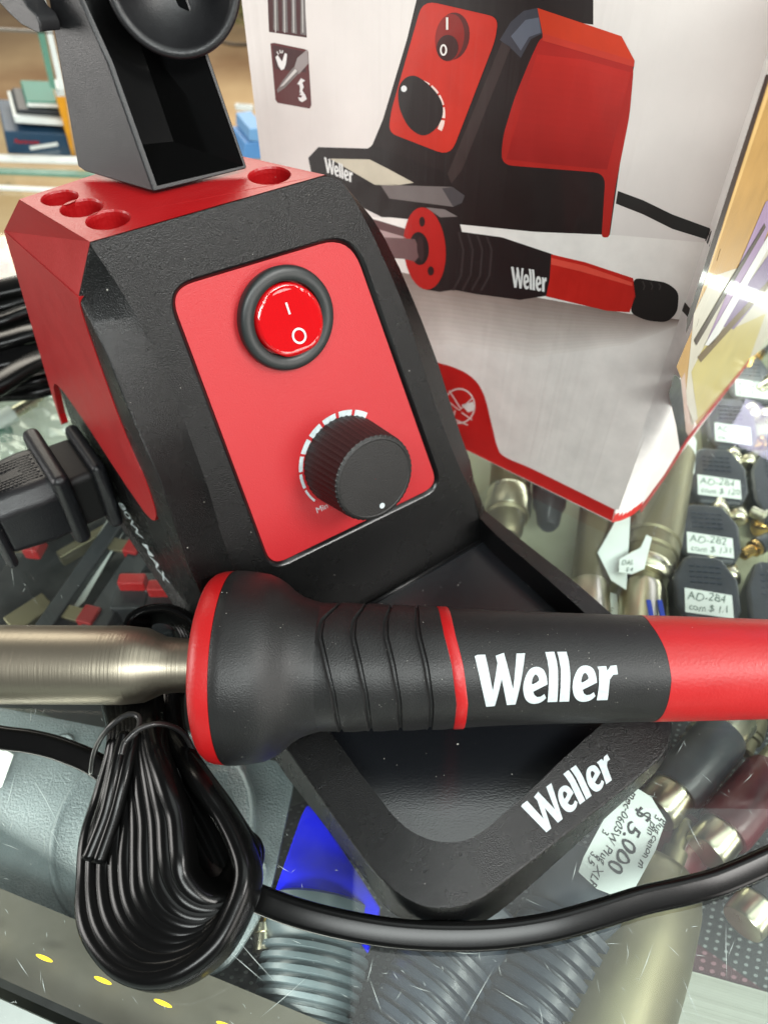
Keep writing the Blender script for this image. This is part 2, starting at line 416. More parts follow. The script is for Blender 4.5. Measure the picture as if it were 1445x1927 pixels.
# ---- red housing: top plate with tool holes, chamfer, side cover
holes = []
for (x, y, rx) in [(113,372,35),(154,391,40),(204,413,42),(507,330,41),(487,312,38)]:
    c = bp(x, y, ZT); r = rx * (c - CAM).dot(CF) / FPX; holes.append((c, r))
top = [TFL, TFR, TBR, TBL]
loops = [top] + [[c + Vector((math.cos(a), math.sin(a), 0)) * r for a in [2*math.pi*k/28 for k in range(28)]] for c, r in holes[:4]]
tv, tf = tess3(loops, (0, 0, 1)); parts = [(tv, tf, 0)]
for c, r in holes[:4]:
    V_, F_ = [], []
    for (rr, dz) in ((r, 0), (r*0.95, -0.07), (r*0.93, -0.2), (r*0.9, -2.2), (0.01, -2.25)):
        for k in range(28): a = 2*math.pi*k/28; V_.append(c + Vector((math.cos(a)*rr, math.sin(a)*rr, dz)))
    for i in range(4):
        for k in range(28): F_.append([i*28+k, i*28+(k+1) % 28, (i+1)*28+(k+1) % 28, (i+1)*28+k])
    parts.append((V_, F_, 0))
cfB = SD(148,560); cbB = SD(8,435)
RB = TBR + Vector((0.5, 0.1, -1.5)); RF = F(690,400,-1.0)
parts.append(([TFL, cfB, cbB, TBL], [[0,1,2,3]], 0))
parts.append(([TFR, RF, RB, TBR], [[0,1,2,3]], 0))
bk = back_bot.copy(); bkr = Vector((3.6, 29.5, 0.02))
parts.append(([TBL, TBR, RB, bkr, bk, cbB], [[0,1,2,3,4,5]], 0))
parts.append(([RF, F(892,905,-1.0), Vector((F(892,905,-1.0).x+.5, F(892,905,-1.0).y+.3, 0.02)), bkr, RB], [[0,1,2,3,4]], 0))
v, f, _ = join(parts)
hs = mesh('red_housing', v, f, M['red'], st)
hs.modifiers.new('es', 'EDGE_SPLIT').split_angle = math.radians(35)
# side cover following the side wall, standing 0.1 proud
cover_px = [(8,435),(148,560)] + [(q.x, q.y) for q in catmull([Vector((a, b, 0)) for a, b in [(148,560),(160,607),(198,715),(238,822),(274,905),(291,955),(294,970)]], 4)][1:] + [(292,980),(286,978),(274,966),(240,917),(205,864),(172,812),(140,765),(120,737),(108,724),(103,722),(101,728),(104,745),(112,780),(118,797),(116,800),(98,742)]
cv = [SD(x, y, 0.035) for x, y in cover_px]; pv, pf = prism(cv, -NS * 0.35)
# roll the ends of the prism into proper triangulated caps
def prism_t(P, d):
    v, f = tess3([P], Vector(d)); n = len(P); v2 = [p + Vector(d) for p in P]
    return v + v2, f + [[i + n for i in t[::-1]] for t in f] + [[i, (i+1) % n, n + (i+1) % n, n + i] for i in range(n)]
pv, pf = prism_t(cv, -NS * 0.35)
mesh('side_cover', pv, pf, M['red'], st)
# seam between black facet and red chamfer
# tray floor and inner walls
ir = in_r; FLZ = 0.45
flo = []
fc = sum(ir, Vector()) / len(ir)
for p in ir:
    q = p + (Vector((fc.x, fc.y, p.z)) - p).normalized() * 0.22; q.z = FLZ; flo.append(q)
ledge = [bp(903,1010,FLZ), bp(760,1095,FLZ), bp(560,1215,FLZ)]
V_ = ir + flo; n = len(ir); F_ = [[i, i+1, n+i+1, n+i] for i in range(n-1)]
mesh('tray_wall', V_, F_, M['shell_smooth'], st, smooth=True)
fl = [Vector((p.x, p.y, FLZ)) for p in flo] + [Vector((J.x, J.y, FLZ)) - UX * 0.0, Vector((J.x, J.y, FLZ)) + (Vector((F(490,1200).x, F(490,1200).y, FLZ)) - Vector((J.x, J.y, FLZ))) * 1.0]
v, f = tess3([fl], (0, 0, 1)); mesh('tray_floor', v, f, M['tray'], st)
a, b = bp(905,1018,FLZ+.05), bp(600,1193,FLZ+.05)
v, f = tube([a, b], circ(0.09, 8)); mesh('tray_step', v, f, M['shell_smooth'], st, smooth=True)
# ---- rocker switch
sw = F(535, 598, -0.16); RS = 2.0
bz = [(0, 1.95), (0.28, 2.0), (0.42, 1.96), (0.5, 1.86), (0.5, 1.55), (0.42, 1.44), (0.1, 1.42), (-0.3, 1.42)]
v, f = lathe(bz, sw, NF, 64, closed=False); swb = mesh('rocker_switch', v, f, M['bezel'], st, smooth=True)
swb.modifiers.new('es', 'EDGE_SPLIT').split_angle = math.radians(50)
m = bpy.data.materials.new('red_clear_plastic'); m.use_nodes = True; b_ = m.node_tree.nodes['Principled BSDF']
b_.inputs['Base Color'].default_value = (0.42, 0.002, 0.004, 1); b_.inputs['Roughness'].default_value = 0.06; b_.inputs['Coat Weight'].default_value = 1; b_.inputs['Coat Roughness'].default_value = 0.02
b_.inputs['Subsurface Weight'].default_value = 0.0; b_.inputs['Subsurface Radius'].default_value = (0.004, 0.0003, 0.0003); b_.inputs['Subsurface Scale'].default_value = 0.5
M['lens'] = m
UV = NF.cross(UX).normalized()
if UV.z < 0: UV = -UV
V_, F_ = [], []; NR, NA = 12, 64
def lens(a, b):  # local panel coordinates -> height
    r2 = (a*a + b*b); base = 0.62 if b < -0.15 else 0.62 - 0.22 * min(1, (b + 0.15) / 1.2)
    if b < -0.15:
        q = min(1.2, -0.15 - b); base = 0.62 + 0.24*q - (max(0, q-0.95)**2)*2.5
    return base
for i in range(NR + 1):
    r = 1.36 * i / NR
    for k in range(NA):
        t = 2*math.pi*k/NA; a_, b2 = r*math.cos(t), r*math.sin(t)
        V_.append(sw + UX*a_ + UV*b2 + NF*(lens(a_, b2) - (0.05 if i == NR else 0)))
for i in range(NR):
    for k in range(NA): F_.append([i*NA+k, i*NA+(k+1) % NA, (i+1)*NA+(k+1) % NA, (i+1)*NA+k])
for k in range(NA): V_.append(V_[NR*NA+k] - NF*0.8)
for k in range(NA): F_.append([NR*NA+k, NR*NA+(k+1) % NA, (NR+1)*NA+(k+1) % NA, (NR+1)*NA+k])
mesh('rocker', V_, F_, M['lens'], swb, smooth=True)
def onl(a, b): return sw + UX*a + UV*b + NF*(lens(a, b) + 0.03)
rI = [(0.08,0.18),(0.08,0.62),(0.0,0.62),(0.0,0.18)]
v, f = flat([[(x-0.02, y+0.05) for x, y in rI]], onl); mesh('on_mark', v, f, M['white'], swb)
v, f = flat([ell(0.1,-0.62,0.3,0.3), ell(0.1,-0.62,0.22,0.22)], onl); mesh('off_mark', v, f, M['white'], swb)
# ---- temperature dial and knob
kc = F(650, 866, -0.16)
def onp(a, b, h=0.012): return kc + UX*a + UV*b + NF*h
arcs = []
angs = [(212,193,.10),(190,172,.14),(169,151,.19),(148,131,.24),(127,110,.29),(106,89,.35),(85,68,.40),(64,47,.45)]
for (a0, a1, wd) in angs:
    ro, rin = 2.32, 2.32 - wd; n = 6
    po = [(ro*math.cos(math.radians(a0+(a1-a0)*k/n)), ro*math.sin(math.radians(a0+(a1-a0)*k/n))) for k in range(n+1)]
    pi_ = [(rin*math.cos(math.radians(a0+(a1-a0)*k/n)), rin*math.sin(math.radians(a0+(a1-a0)*k/n))) for k in range(n+1)]
    arcs.append(flat([po + pi_[::-1]], onp))
v, f, _ = join(arcs); mesh('dial_scale', v, f, M['white'], panel)
v, f = lettering('Min', onp(-2.0, -1.85), UX*0.42, UV*0.42); mesh('dial_lettering', v, f, M['panel_grey'] if 'panel_grey' in M else M['white'], panel)
KR, KH = 1.78, 2.5
def knobsec(s, r, ridges):
    out = []; N = 144
    for k in range(N):
        t = 2*math.pi*k/N; rr = r + (0.05*(0.5+0.5*math.cos(t*48)) if ridges else 0)
        out.append(kc + NF*s + (UX*math.cos(t) + UV*math.sin(t))*rr)
    return out
lv = [(0,2.04,1),(0.1,2.04,1),(KH-.25,1.9,1),(KH-.08,1.88,1),(KH-.02,1.82,0),(KH,1.74,0),(KH-.02,1.70,0),(KH,0.02,0)]
V_, F_ = [], []
for s, r, q in lv: V_ += knobsec(s, r, q)
for i in range(len(lv)-1):
    for k in range(144): F_.append([i*144+k, i*144+(k+1) % 144, (i+1)*144+(k+1) % 144, (i+1)*144+k])
kn = mesh('temperature_knob', V_, F_, M['knob'], st)
kn.modifiers.new('b', 'EDGE_SPLIT').split_angle = math.radians(30)
v, f = lathe([(0, .13), (0.03, .13), (0.035, .01)], kc + NF*(KH) + UX*0.03 - UV*1.36, NF, 20); mesh('pointer_dot', v, f, M['white'], kn)
# ---- lettering on the tray rim (front band) : quad defined on the band surface
pa, pb, pcx, pd = bp(1013,1573,1.5), bp(1160,1462,1.5), bp(977,1513,1.66), bp(1136,1403,1.66)
# sample the real band under each letter point
def band(u, t):
    P = (pa.lerp(pb, u)).lerp(pcx.lerp(pd, u), t); return P
class _B: pass
dgverts = [(OUT[nside+j], INN[nside+j]) for j in range(7*NSUB, 17*NSUB)]
def on_band(P):
    best = None
    for (a0, b0), (a1, b1) in zip(dgverts, dgverts[1:]):
        for (A, B, C) in ((a0, a1, b1), (a0, b1, b0)):
            n_ = (B-A).cross(C-A)
            if n_.length < 1e-6: continue
            n_.normalize(); d = P - CAM; h = (A-CAM).dot(n_) / d.dot(n_); q = CAM + d*h
            # inside test
            def sgn(p, q_, r_): return (q_-p).cross(r_-p).dot(n_)
            s1, s2, s3 = sgn(A, B, q), sgn(B, C, q), sgn(C, A, q)
            if (s1 >= -1e-4 and s2 >= -1e-4 and s3 >= -1e-4) or (s1 <= 1e-4 and s2 <= 1e-4 and s3 <= 1e-4):
                return q + (n_ if n_.z > 0 else -n_) * 0.02
    return P + Vector((0, 0, 0.1))
v, f, _ = logo(lambda x, y: on_band(band(x / WLEN, y)))
mesh('rim_lettering', v, f, M['white'], shell)
# 80W MAX on the side wall
O = SD(222, 945, 0.03); ux = (SD(312, 1098, 0.03) - O) / 4.6; uy = (SD(241, 945, 0.03) - O) * 0.62
v, f = lettering('80W MAX', O, ux, uy, 0.01); mesh('power_lettering', v, f, M['white'], shell)

# ---- iron holder on top
hd0 = bp(290, 362, 19.05); hd1 = bp(467, 318, 19.05); hx = (hd1 - hd0).normalized()
hy = Vector((-hx.y, hx.x, 0)); t_ = math.radians(22); hv = (hy*math.sin(t_) + Vector((0, 0, 1))*math.cos(t_)); nh = hx.cross(hv).normalized()
if nh.y > 0: nh = -nh
def HF(x, y, off=0): return bpp(x, y, hd0 + nh*off, nh)
LBk = bp(146, 312, 19.6); LBk2 = bp(164, 325, 19.05)
nl = (HF(150, 0) - hd0).cross(LBk2 - hd0).normalized()
if nl.x > 0: nl = -nl
def HL(x, y): return bpp(x, y, hd0, nl)
fl_ = [HF(290,362), HF(205,122), HF(150,0), HF(120,-70)]; fr_ = [HF(467,318), HF(383,70), HF(356,0), HF(333,-70)]
bl_ = [HL(146,312), HL(100,52), HL(80,-70)]
dep = (LBk - hd0); dh = Vector((dep.x, dep.y, 0))
br_ = [hd1 + dh*0.95 + Vector((0,0,.5)), HF(383,70) + dh*0.7, HF(333,-70) + dh*0.6]
V_, F_ = [], []
th = 0.16
def insetf(P0, P1): return P0 + (P1-P0).normalized()*th
ofl = [HF(290,362), HF(205,122), HF(120,-70)]; ofr = [HF(467,318), HF(383,70), HF(333,-70)]
ifl = [HF(296,350), HF(213,118), HF(128,-70)]; ifr = [HF(459,312), HF(376,74), HF(326,-70)]
V_ = ofl + ofr + bl_ + br_ + [LBk2]
idx = lambda g, i: g*3 + i
F_ += [[0,1,7,6],[1,2,8,7],[0,6,12]]                         # left wall
F_ += [[3,4,10,9],[4,5,11,10]]                               # right
F_ += [[6,7,10,9],[7,8,11,10]]                               # back
F_ += [[0,3,9,12],[12,9,6]]                                  # underside
F_ += [[2,5,11,8]]
o = len(V_); V_ += ifl + ifr
F_ += [[0,1,o+1,o],[1,2,o+2,o+1],[3,4,o+4,o+3],[4,5,o+5,o+4],[0,3,o+3,o]]   # lip
dd = dh*0.82
hold = None; V2 = ifl + ifr; o = 0; F_keep = F_; F_ = []; o3 = len(V2); V2 += [HF(300,300)+dd*0.95+Vector((0,0,.1)), HF(235,118)+dd*0.8, HF(160,-70)+dd*0.8, HF(432,280)+dd*0.95, HF(352,74)+dd*0.8, HF(310,-70)+dd*0.8]
F_ += [[o,o+1,o3+1,o3],[o+1,o+2,o3+2,o3+1],[o+3,o+4,o3+4,o3+3],[o+4,o+5,o3+5,o3+4],[o,o+3,o3+3,o3],[o3,o3+1,o3+4,o3+3],[o3+1,o3+2,o3+5,o3+4]]
hold = mesh('iron_holder', V_, F_keep, M['holder'], st, bevel=0.07, angle=35)
mesh('holder_cavity', V2, F_, M['liner'], hold)
zc = (HF(318,200) - CAM).dot(CF)
ribA = F_ and (HF(311,105) + dd*0.5); ribB = HF(318,258) + dd*0.5
v, f = tube([HF(319,90)+nh*-3.0, HF(319,150)+nh*-2.9, HF(322,262)+nh*-2.6], circ(0.085, 8)); mesh('holder_rib', v, f, M['holder'], hold, smooth=True)
# funnel ring
rc = HF(312, -22) + nh*0.9; rz = (rc - CAM).dot(CF); rr = 126 * rz / FPX
axr = (CAM + Vector((-2, 6, 0)) - rc).normalized()
pr = [(-3.2, rr*0.78), (-1.2, rr*0.93), (-0.3, rr), (0.05, rr*0.995), (0.16, rr*0.95), (0.12, rr*0.87), (0.0, rr*0.835), (-0.12, rr*0.80), (-0.7, rr*0.6), (-1.1, rr*0.3), (-1.2, 0.01)]
v, f = lathe(pr, rc, axr, 72, closed=False); mesh('holder_funnel', v, f, M['holder'], hold, smooth=True)
# wing at upper left
wp = [(20,-40),(40,-2),(62,22),(84,42),(106,54),(121,56),(119,40),(112,24),(96,8),(80,-20),(70,-50)]
wv = [HL(x, y) + nl*0.9 for x, y in wp]; v, f = prism_t(wv, -nl*0.8); mesh('holder_wing', v, f, M['holder'], hold, bevel=0.08, angle=50)
wp = [(60,-40),(95,-5),(118,25),(126,56),(160,60),(215,105),(190,-40)]

# ================================================================== SOLDERING IRON (handle lying across the tray)
PA = bp(395, 1252, 4.15); PB = bp(1300, 1257, 4.75); PAX = (PB - PA).normalized()
def ps(x):      # axis coordinate whose projection has this picture x
    lo, hi = -12.0, 45.0
    for _ in range(50):
        m_ = (lo+hi)/2
        if px(PA + PAX*m_)[0] < x: lo = m_
        else: hi = m_
    return (lo+hi)/2
def pr_(x, h): s_ = ps(x); return (s_, h * (PA + PAX*s_ - CAM).dot(CF) / FPX * 0.985)

pen = empty('soldering_iron', 'soldering iron with black and red handle lying across the black tray', 'soldering iron', PA)
_, pu, pv_ = frame(PAX)
# angle 0 = pu, find angle facing the camera
tocam = (CAM - PA); tocam -= PAX*tocam.dot(PAX); tocam.normalize()
A0 = math.atan2(tocam.dot(pv_), tocam.dot(pu))
UPS = (CU - PAX*CU.dot(PAX)).normalized(); sgn_ = 1 if (pu*math.cos(A0+0.1)+pv_*math.sin(A0+0.1)).dot(UPS) > (pu*math.cos(A0-0.1)+pv_*math.sin(A0-0.1)).dot(UPS) else -1
def rel(a): # -pi..pi, positive towards picture top
    d = (a - A0) * sgn_
    while d > math.pi: d -= 2*math.pi
    while d < -math.pi: d += 2*math.pi
    return d
def interp(t, T):
    for (a, x), (b, y) in zip(T, T[1:]):
        if t <= b: return x + (y-x)*max(0, (t-a)/(b-a))
    return T[-1][1]
u1 = (ps(700) - ps(690)) / 10
GW = [(-3.2, 18), (-1.5, 22), (-1.0, 20), (-.4, 14), (0.1, -2), (0.45, -14), (0.75, -10), (1.1, 14), (1.5, 22), (3.2, 22)]
GR = [(-3.2, 8), (-1.2, 8), (-.6, 10), (0.0, 2), (.5, -10), (.8, -14), (1.5, -20), (3.2, -20)]
GC = [(-3.2, -10), (-1.5, -6), (-1.0, 0), (-.2, 5), (.3, 0), (.9, -12), (1.5, -14), (3.2, -12)]
def sh(T): return lambda i, a: interp(rel(a), T) * u1
# steel barrel
_s0 = ps(-160)
pb = [(_s0-11, .12), (_s0-10.6, .35), (_s0-7, .55), (_s0-6.9, 1.0), (_s0-3, 1.25), (_s0-2.9, 1.55), pr_(-160, 74), pr_(150, 74), pr_(235, 74), pr_(275, 70), pr_(310, 54), pr_(335, 51), pr_(402, 50)]
v, f = lathe([(q[0], q[1]) for q in pb], PA, PAX, 72); brl = mesh('steel_barrel', v, f, M['steel'], pen, smooth=True)
brl.modifiers.new('es', 'EDGE_SPLIT').split_angle = math.radians(60)
capp = [pr_(405, 50), pr_(399, 60), pr_(397, 120), pr_(397, 142), pr_(399, 156), pr_(404, 168), pr_(412, 175), pr_(422, 178.5), pr_(441, 180)]
v, f = lathe(capp, PA, PAX, 96, closed=False); cap = mesh('front_collar', v, f, M['penred'], pen, smooth=True)
hp = [pr_(441,179), pr_(443,181), pr_(460,180.5), pr_(480,178.5), pr_(506,174), pr_(522,167), pr_(538,156), pr_(552,143), pr_(570,131), pr_(590,124), pr_(606,120)]
v, f = lathe(hp, PA, PAX, 96, closed=False); mesh('flange', v, f, M['rubber'], pen, smooth=True)
gp = [pr_(606, 120)]; gl = []
x = 616
for k in range(4):
    h = 119.5 - k*1.6
    gp += [pr_(x, h), pr_(x+5, h+1), pr_(x+9, h-4.5), pr_(x+13, h-4.5), pr_(x+16, h+1.0)]; x += 57
    gp += [pr_(x-22, h+0.8)]
gp += [pr_(842, 113)]
# two-zone shift: fade in from 0
def shg(i, a):
    k = min(1, i/1.0) if i < 1 else 1
    return interp(rel(a), [(q, w_*0.9 + 6) for q, w_ in (GW if i < len(gp)-1 else GR)]) * u1 * (1 if i > 0 else 0)
def shg(i, a):
    T = GW
    t = i / (len(gp)-1); A_ = interp(rel(a), GW); B_ = interp(rel(a), GR)
    return (A_*(1-t) + B_*t) * u1 * (0.0 if i == 0 else 1)
v, f = lathe(gp, PA, PAX, 128, shift=shg, closed=False); g_ = mesh('ribbed_grip', v, f, M['rubber'], pen, smooth=True)
g_.modifiers.new('es', 'EDGE_SPLIT').split_angle = math.radians(30)
rp = [pr_(842,113), pr_(844,114.5), pr_(860,114), pr_(862,112.5)]
v, f = lathe(rp, PA, PAX, 128, shift=sh(GR), closed=False); mesh('red_ring', v, f, M['penred'], pen, smooth=True)
bp_ = [pr_(862, 112), pr_(900,109.5), pr_(960,106.5), pr_(1050,103.5), pr_(1150,101), pr_(1222,99)]
def shb(i, a): return (interp(rel(a), GR) if i == 0 else (interp(rel(a), GC) if i == len(bp_)-1 else 0)) * u1
v, f = lathe(bp_, PA, PAX, 128, shift=shb, closed=False); hb = mesh('handle_sleeve', v, f, M['rubber'], pen, smooth=True)
rp = [pr_(1222, 99.5), pr_(1260,98.5), pr_(1330,96.5), pr_(1400,94.5), pr_(1480,92), pr_(1560,90), pr_(1566,60)]
v, f = lathe(rp, PA, PAX, 128, shift=lambda i, a: (interp(rel(a), GC)*u1 if i == 0 else 0), closed=False); mesh('red_sleeve', v, f, M['penred'], pen, smooth=True)
cp_ = [pr_(1560, 90), pr_(1566,91), pr_(1640,87), pr_(1690,80), pr_(1705,60), pr_(1706,5)]
v, f = lathe(cp_, PA, PAX, 64, closed=False); mesh('rear_cap', v, f, M['rubber'], pen, smooth=True)
# lettering wrapped on the sleeve
def sleeve_r(s_):
    for (a, r0), (b, r1) in zip(bp_, bp_[1:]):
        if s_ <= b: return r0 + (r1-r0)*(s_-a)/(b-a)
    return bp_[-1][1]
s0, s1 = ps(884), ps(1133)
def onpen(x, y):
    s_ = s0 + (s1-s0)*x/WLEN; r = sleeve_r(s_) + 0.02
    ang = A0 + sgn_*(-0.64 + 0.87*y + 0.05*x/WLEN)
    return PA + PAX*s_ + (pu*math.cos(ang) + pv_*math.sin(ang))*r
v, f, _ = logo(onpen, 1); mesh('handle_lettering', v, f, M['white'], hb)

# ================================================================== CARTON with printed picture
bn0, bn1 = bp(900, 859, 0), bp(1149, 982, 0); BX = (bn1 - bn0).normalized(); NB = Vector((BX.y, -BX.x, 0))
if NB.y > 0: NB = -NB
def BF(x, y, off=0.0): return bpp(x, y, bn0 + NB*off, NB)
sb0, sb1 = bp(1202, 959, 0), bp(1409, 680, 0); BY = (sb1 - sb0).normalized(); NSB = Vector((BY.y, -BY.x, 0))
if NSB.x < 0: NSB = -NSB
def BS(x, y, off=0.0): return bpp(x, y, sb0 + NSB*off, NSB)
M['card'] = mat('white_coated_card', (222, 215, 210), 0.55, var=0.04, vs=0.35, coat=0.15)
# fine vertical corrugation
def corr(m, scale, strength, axis):
    nt = m.node_tree; N = nt.nodes; L = nt.links; tc = N.new('ShaderNodeTexCoord'); dt = N.new('ShaderNodeVectorMath'); dt.operation = 'DOT_PRODUCT'
    L.new(tc.outputs['Object'], dt.inputs[0]); dt.inputs[1].default_value = tuple(axis)
    mu = N.new('ShaderNodeMath'); mu.operation = 'MULTIPLY'; mu.inputs[1].default_value = scale / S; L.new(dt.outputs['Value'], mu.inputs[0])
    nz = N.new('ShaderNodeTexNoise'); nz.noise_dimensions = '1D'; nz.inputs['Scale'].default_value = 1.0; nz.inputs['Detail'].default_value = 3
    L.new(mu.outputs[0], nz.inputs['W']); bu = N.new('ShaderNodeBump'); bu.inputs['Strength'].default_value = strength; bu.inputs['Distance'].default_value = 0.12*S
    L.new(nz.outputs['Fac'], bu.inputs['Height']); L.new(bu.outputs['Normal'], N['Principled BSDF'].inputs['Normal'])
corr(M['card'], 2.4, 0.2, BX)
cart = empty('carton', 'white cardboard carton printed with a picture of the soldering station, standing behind it', 'box', bp(1165, 960, 0))
fBL, fBR = BF(537, 680), BF(1151, 983); fBL.z = fBR.z = 0.02
zT = BF(443, -260).z
fTL, fTR = BF(437, -150), BF(1525, -150)
rb = BS(1204, 957); rb.z = 0.02; rTop = BS(1492+52, -150)
def lerp3(a, b, t): return a.lerp(b, t)
V_ = [fBL, fBR, fTR, fTL]; nC = 8; F_ = [[0,1,2,3]]
e0, e1 = [], []
cb = (fBR + rb)/2 + (NB + NSB)*0.28; ct = (fTR + rTop)/2 + (NB+NSB)*0.2
for k in range(nC+1):
    t = k/nC
    e0.append(fBR*(1-t)**2 + cb*2*t*(1-t) + rb*t*t); e1.append(fTR*(1-t)**2 + ct*2*t*(1-t) + rTop*t*t)
o = 4; V_ += e0 + e1
farb = rb + BY*14; fart = rTop + BY*14; farb.z = 0.02
back_b = fBL + BY*15; back_t = fTL + BY*15
o = len(V_); V_ += [farb, fart, back_b, back_t]
F_ += [[4+nC, o, o+1, 4+nC+1+nC], [0, 3, o+3, o+2], [o, o+2, o+3, o+1]]
mesh('carton_panels', V_, F_, [M['card']], cart, smooth=True).modifiers.new('es', 'EDGE_SPLIT').split_angle = math.radians(30)
def Z3(x, y): return (x/1.467 + 460, y/1.467)
PC = {}
def pm(col, rough=0.5):
    k = (col, rough)
    if k not in PC:
        PC[k] = mat('print_ink', col, rough, var=0.07, vs=0.8, coat=0.15); corr(PC[k], 2.4, 0.12, BX + BY*2)
    return PC[k]
prt = []   # (verts, faces, material)
def art(loops, col, lvl, z3=True, face='f'):
    fn = BF if face == 'f' else BS
    g = Z3 if z3 else (lambda x, y: (x, y))
    L = [[fn(*g(*p), 0.006*lvl) for p in l] for l in loops]
    v, f = tess3(L, NB if face == 'f' else NSB); prt.append((v, f, col))
def artc(pts, col, lvl, z3=True, n=5):
    art([[(q.x, q.y) for q in catmull([Vector((a, b, 0)) for a, b in pts], n, True)]], col, lvl, z3)
def rnd(pts, r, col, lvl):
    P = [Vector((a, b, 0)) for a, b in pts]; rr = [min(r, 0.42*(P[i]-P[i-1]).length, 0.42*(P[(i+1) % len(P)]-P[i]).length) for i in range(len(P))]
    art([[(q.x, q.y) for q in rounded(P, rr, 5)]], col, lvl)
BLK = (27, 18, 17); RED1 = (172, 26, 16); ORG = (196, 52, 18)
def soft(path_top, path_bot, c0, c1, lvl, n=14):
    for k in range(n):
        t = k/(n-1); q = 1 - 0.93*t
        bot_ = [(a[0] + (b[0]-a[0])*q, a[1] + (b[1]-a[1])*q) for a, b in zip(path_top, path_bot)]
        art([list(path_top) + bot_[::-1]], tuple(int(c0[i]*(1-t) + c1[i]*t) for i in range(3)), lvl + k*0.1)
soft([(0,600),(400,600),(800,640),(1040,650),(1296,672)], [(0,900),(400,1095),(800,1290),(930,1365),(1032,1408)], (226,221,215), (236,231,225), 0.3)  # printed floor, ink lightened to offset the shade low on the face
soft([(380,740),(560,780),(800,820),(1060,866),(1215,884)], [(400,960),(560,950),(800,985),(1060,950),(1213,892)], (226,220,213), (140,124,116), 1.6)
art([[(1030,527),(1100,553),(1180,592),(1300,636),(1296,668),(1180,632),(1100,592),(1024,562)]], (28,26,24), 1)
art([[(482,-30),(962,-30),(962,68),(900,60),(1040,100),(1076,168),(1005,668),(700,648),(560,640),(380,600),(300,560),(185,478),(176,436),(204,406),(340,410),(352,402),(382,330),(448,110)]], BLK, 1)
rnd([(822,92),(1075,170),(1062,320),(1022,520),(1005,656),(985,655),(996,478),(708,455),(712,380),(745,270),(790,160)], 34, (168,28,20), 2)
soft([(806,150),(940,165),(1066,200)], [(722,440),(860,455),(1000,468)], (150,22,18), (182,32,22), 2.1)
art([[(808,22),(1040,100),(1076,168),(822,92)]], ORG, 3)
art([[(822,92),(1076,168),(1074,185),(822,112)]], (190,50,34), 3)
art([[(704,110),(735,60),(770,30),(808,22),(822,92),(790,108),(762,160),(740,138)]], (58,58,66), 2)
art([[(735,100),(775,55),(812,48),(818,90),(785,102),(762,140)]], (92,96,108), 3)
art([[(710,115),(735,130),(600,470),(570,508),(560,480),(585,420)]], (52,40,38), 2)
rnd([(492,0),(700,48),(692,110),(568,432),(398,366),(404,310)], 40, (190,38,20), 3.6)
art([ell(575,100,46,66,28,0.12)], (80,8,4), 3.8); art([ell(566,104,40,66,28,0.12)], (130,18,8), 4); art([ell(560,132,30,36,24,0.1)], (52,10,8), 5)
art([[(556,48),(562,48),(562,82),(556,82)]], (228,220,214), 6); art([ell(549,138,10,16,20), ell(549,138,5,11,20)], (228,220,214), 6)
for a0 in range(6):
    a_, b_2 = -78 + a0*22, -60 + a0*22
    pts = [(470 + 84*math.cos(math.radians(a_+(b_2-a_)*k/4)), 316 + 98*math.sin(math.radians(a_+(b_2-a_)*k/4))) for k in range(5)]
    p2 = [(470 + 71*math.cos(math.radians(a_+(b_2-a_)*k/4)), 316 + 84*math.sin(math.radians(a_+(b_2-a_)*k/4))) for k in range(5)]
    if a0 < 5: art([pts + p2[::-1]], (226,200,190), 4.5)
artc([(430,232),(450,212),(478,212),(520,245),(545,285),(545,325),(525,358),(492,374),(455,352),(430,305),(424,262)], (24,16,15), 4.8)
art([ell(440,245,8,9,16)], (225,225,225), 5.6)
art([[(236,438),(345,440),(400,468),(470,504),(420,512),(360,510)]], (196,188,168), 2)
art([[(372,505),(440,512),(574,516),(608,540),(600,560),(576,571),(400,548)]], (112,104,102), 2); art([[(574,516),(608,540),(600,560),(576,571),(545,520)]], (70,66,68), 3)
art([[(345,410),(352,400),(560,480),(574,516),(470,506),(400,468),(345,440)]], (20,13,12), 3)
# iron on the carton picture
art([[(200,560),(380,612),(445,632),(445,715),(400,712),(200,640)]], (96,66,66), 3); art([[(200,585),(380,636),(445,655),(445,675),(380,660),(200,606)]], (176,150,148), 4)
art([[(500,572),(552,578),(590,600),(600,640),(710,655),(850,702),(842,815),(760,828),(640,812),(575,800),(540,806),(500,800)]], (30,22,22), 3)
art([[(500,572),(552,578),(588,598),(540,600)]], (120,110,108), 4)
art([ell(497,686,58,114,32,-0.08)], (176,26,20), 4); art([ell(482,686,27,46,24,-0.08)], (26,14,14), 5); art([[(385,655),(470,660),(488,700),(470,722),(400,705)]], (110,80,80), 6); art([ell(486,686,10,34,20,-0.08)], (48,26,28), 7)
art([ell(490,612,8,14,16)], (40,10,10), 5); art([ell(514,748,9,13,16)], (40,10,10), 5)
for k in range(4): art([thick([(590+k*26,640+k*4),(604+k*26,690),(598+k*26,760),(575+k*26,802)], 6)], (52,44,44), 4)
art([[(846,702),(940,724),(1072,768),(1078,820),(1062,862),(1000,858),(832,818),(842,770)]], (190,30,20), 4); art([[(846,712),(940,734),(1070,780),(1070,790),(930,750),(846,730)]], (222,76,60), 5)
rnd([(1070,766),(1165,780),(1198,806),(1194,862),(1166,890),(1110,886),(1062,864),(1076,820)], 24, (26,22,20), 4)
for k in range(3): art([thick([(1098+k*22,776+k*3),(1104+k*22,790),(1100+k*22,800)], 4)], (58,52,50), 5)
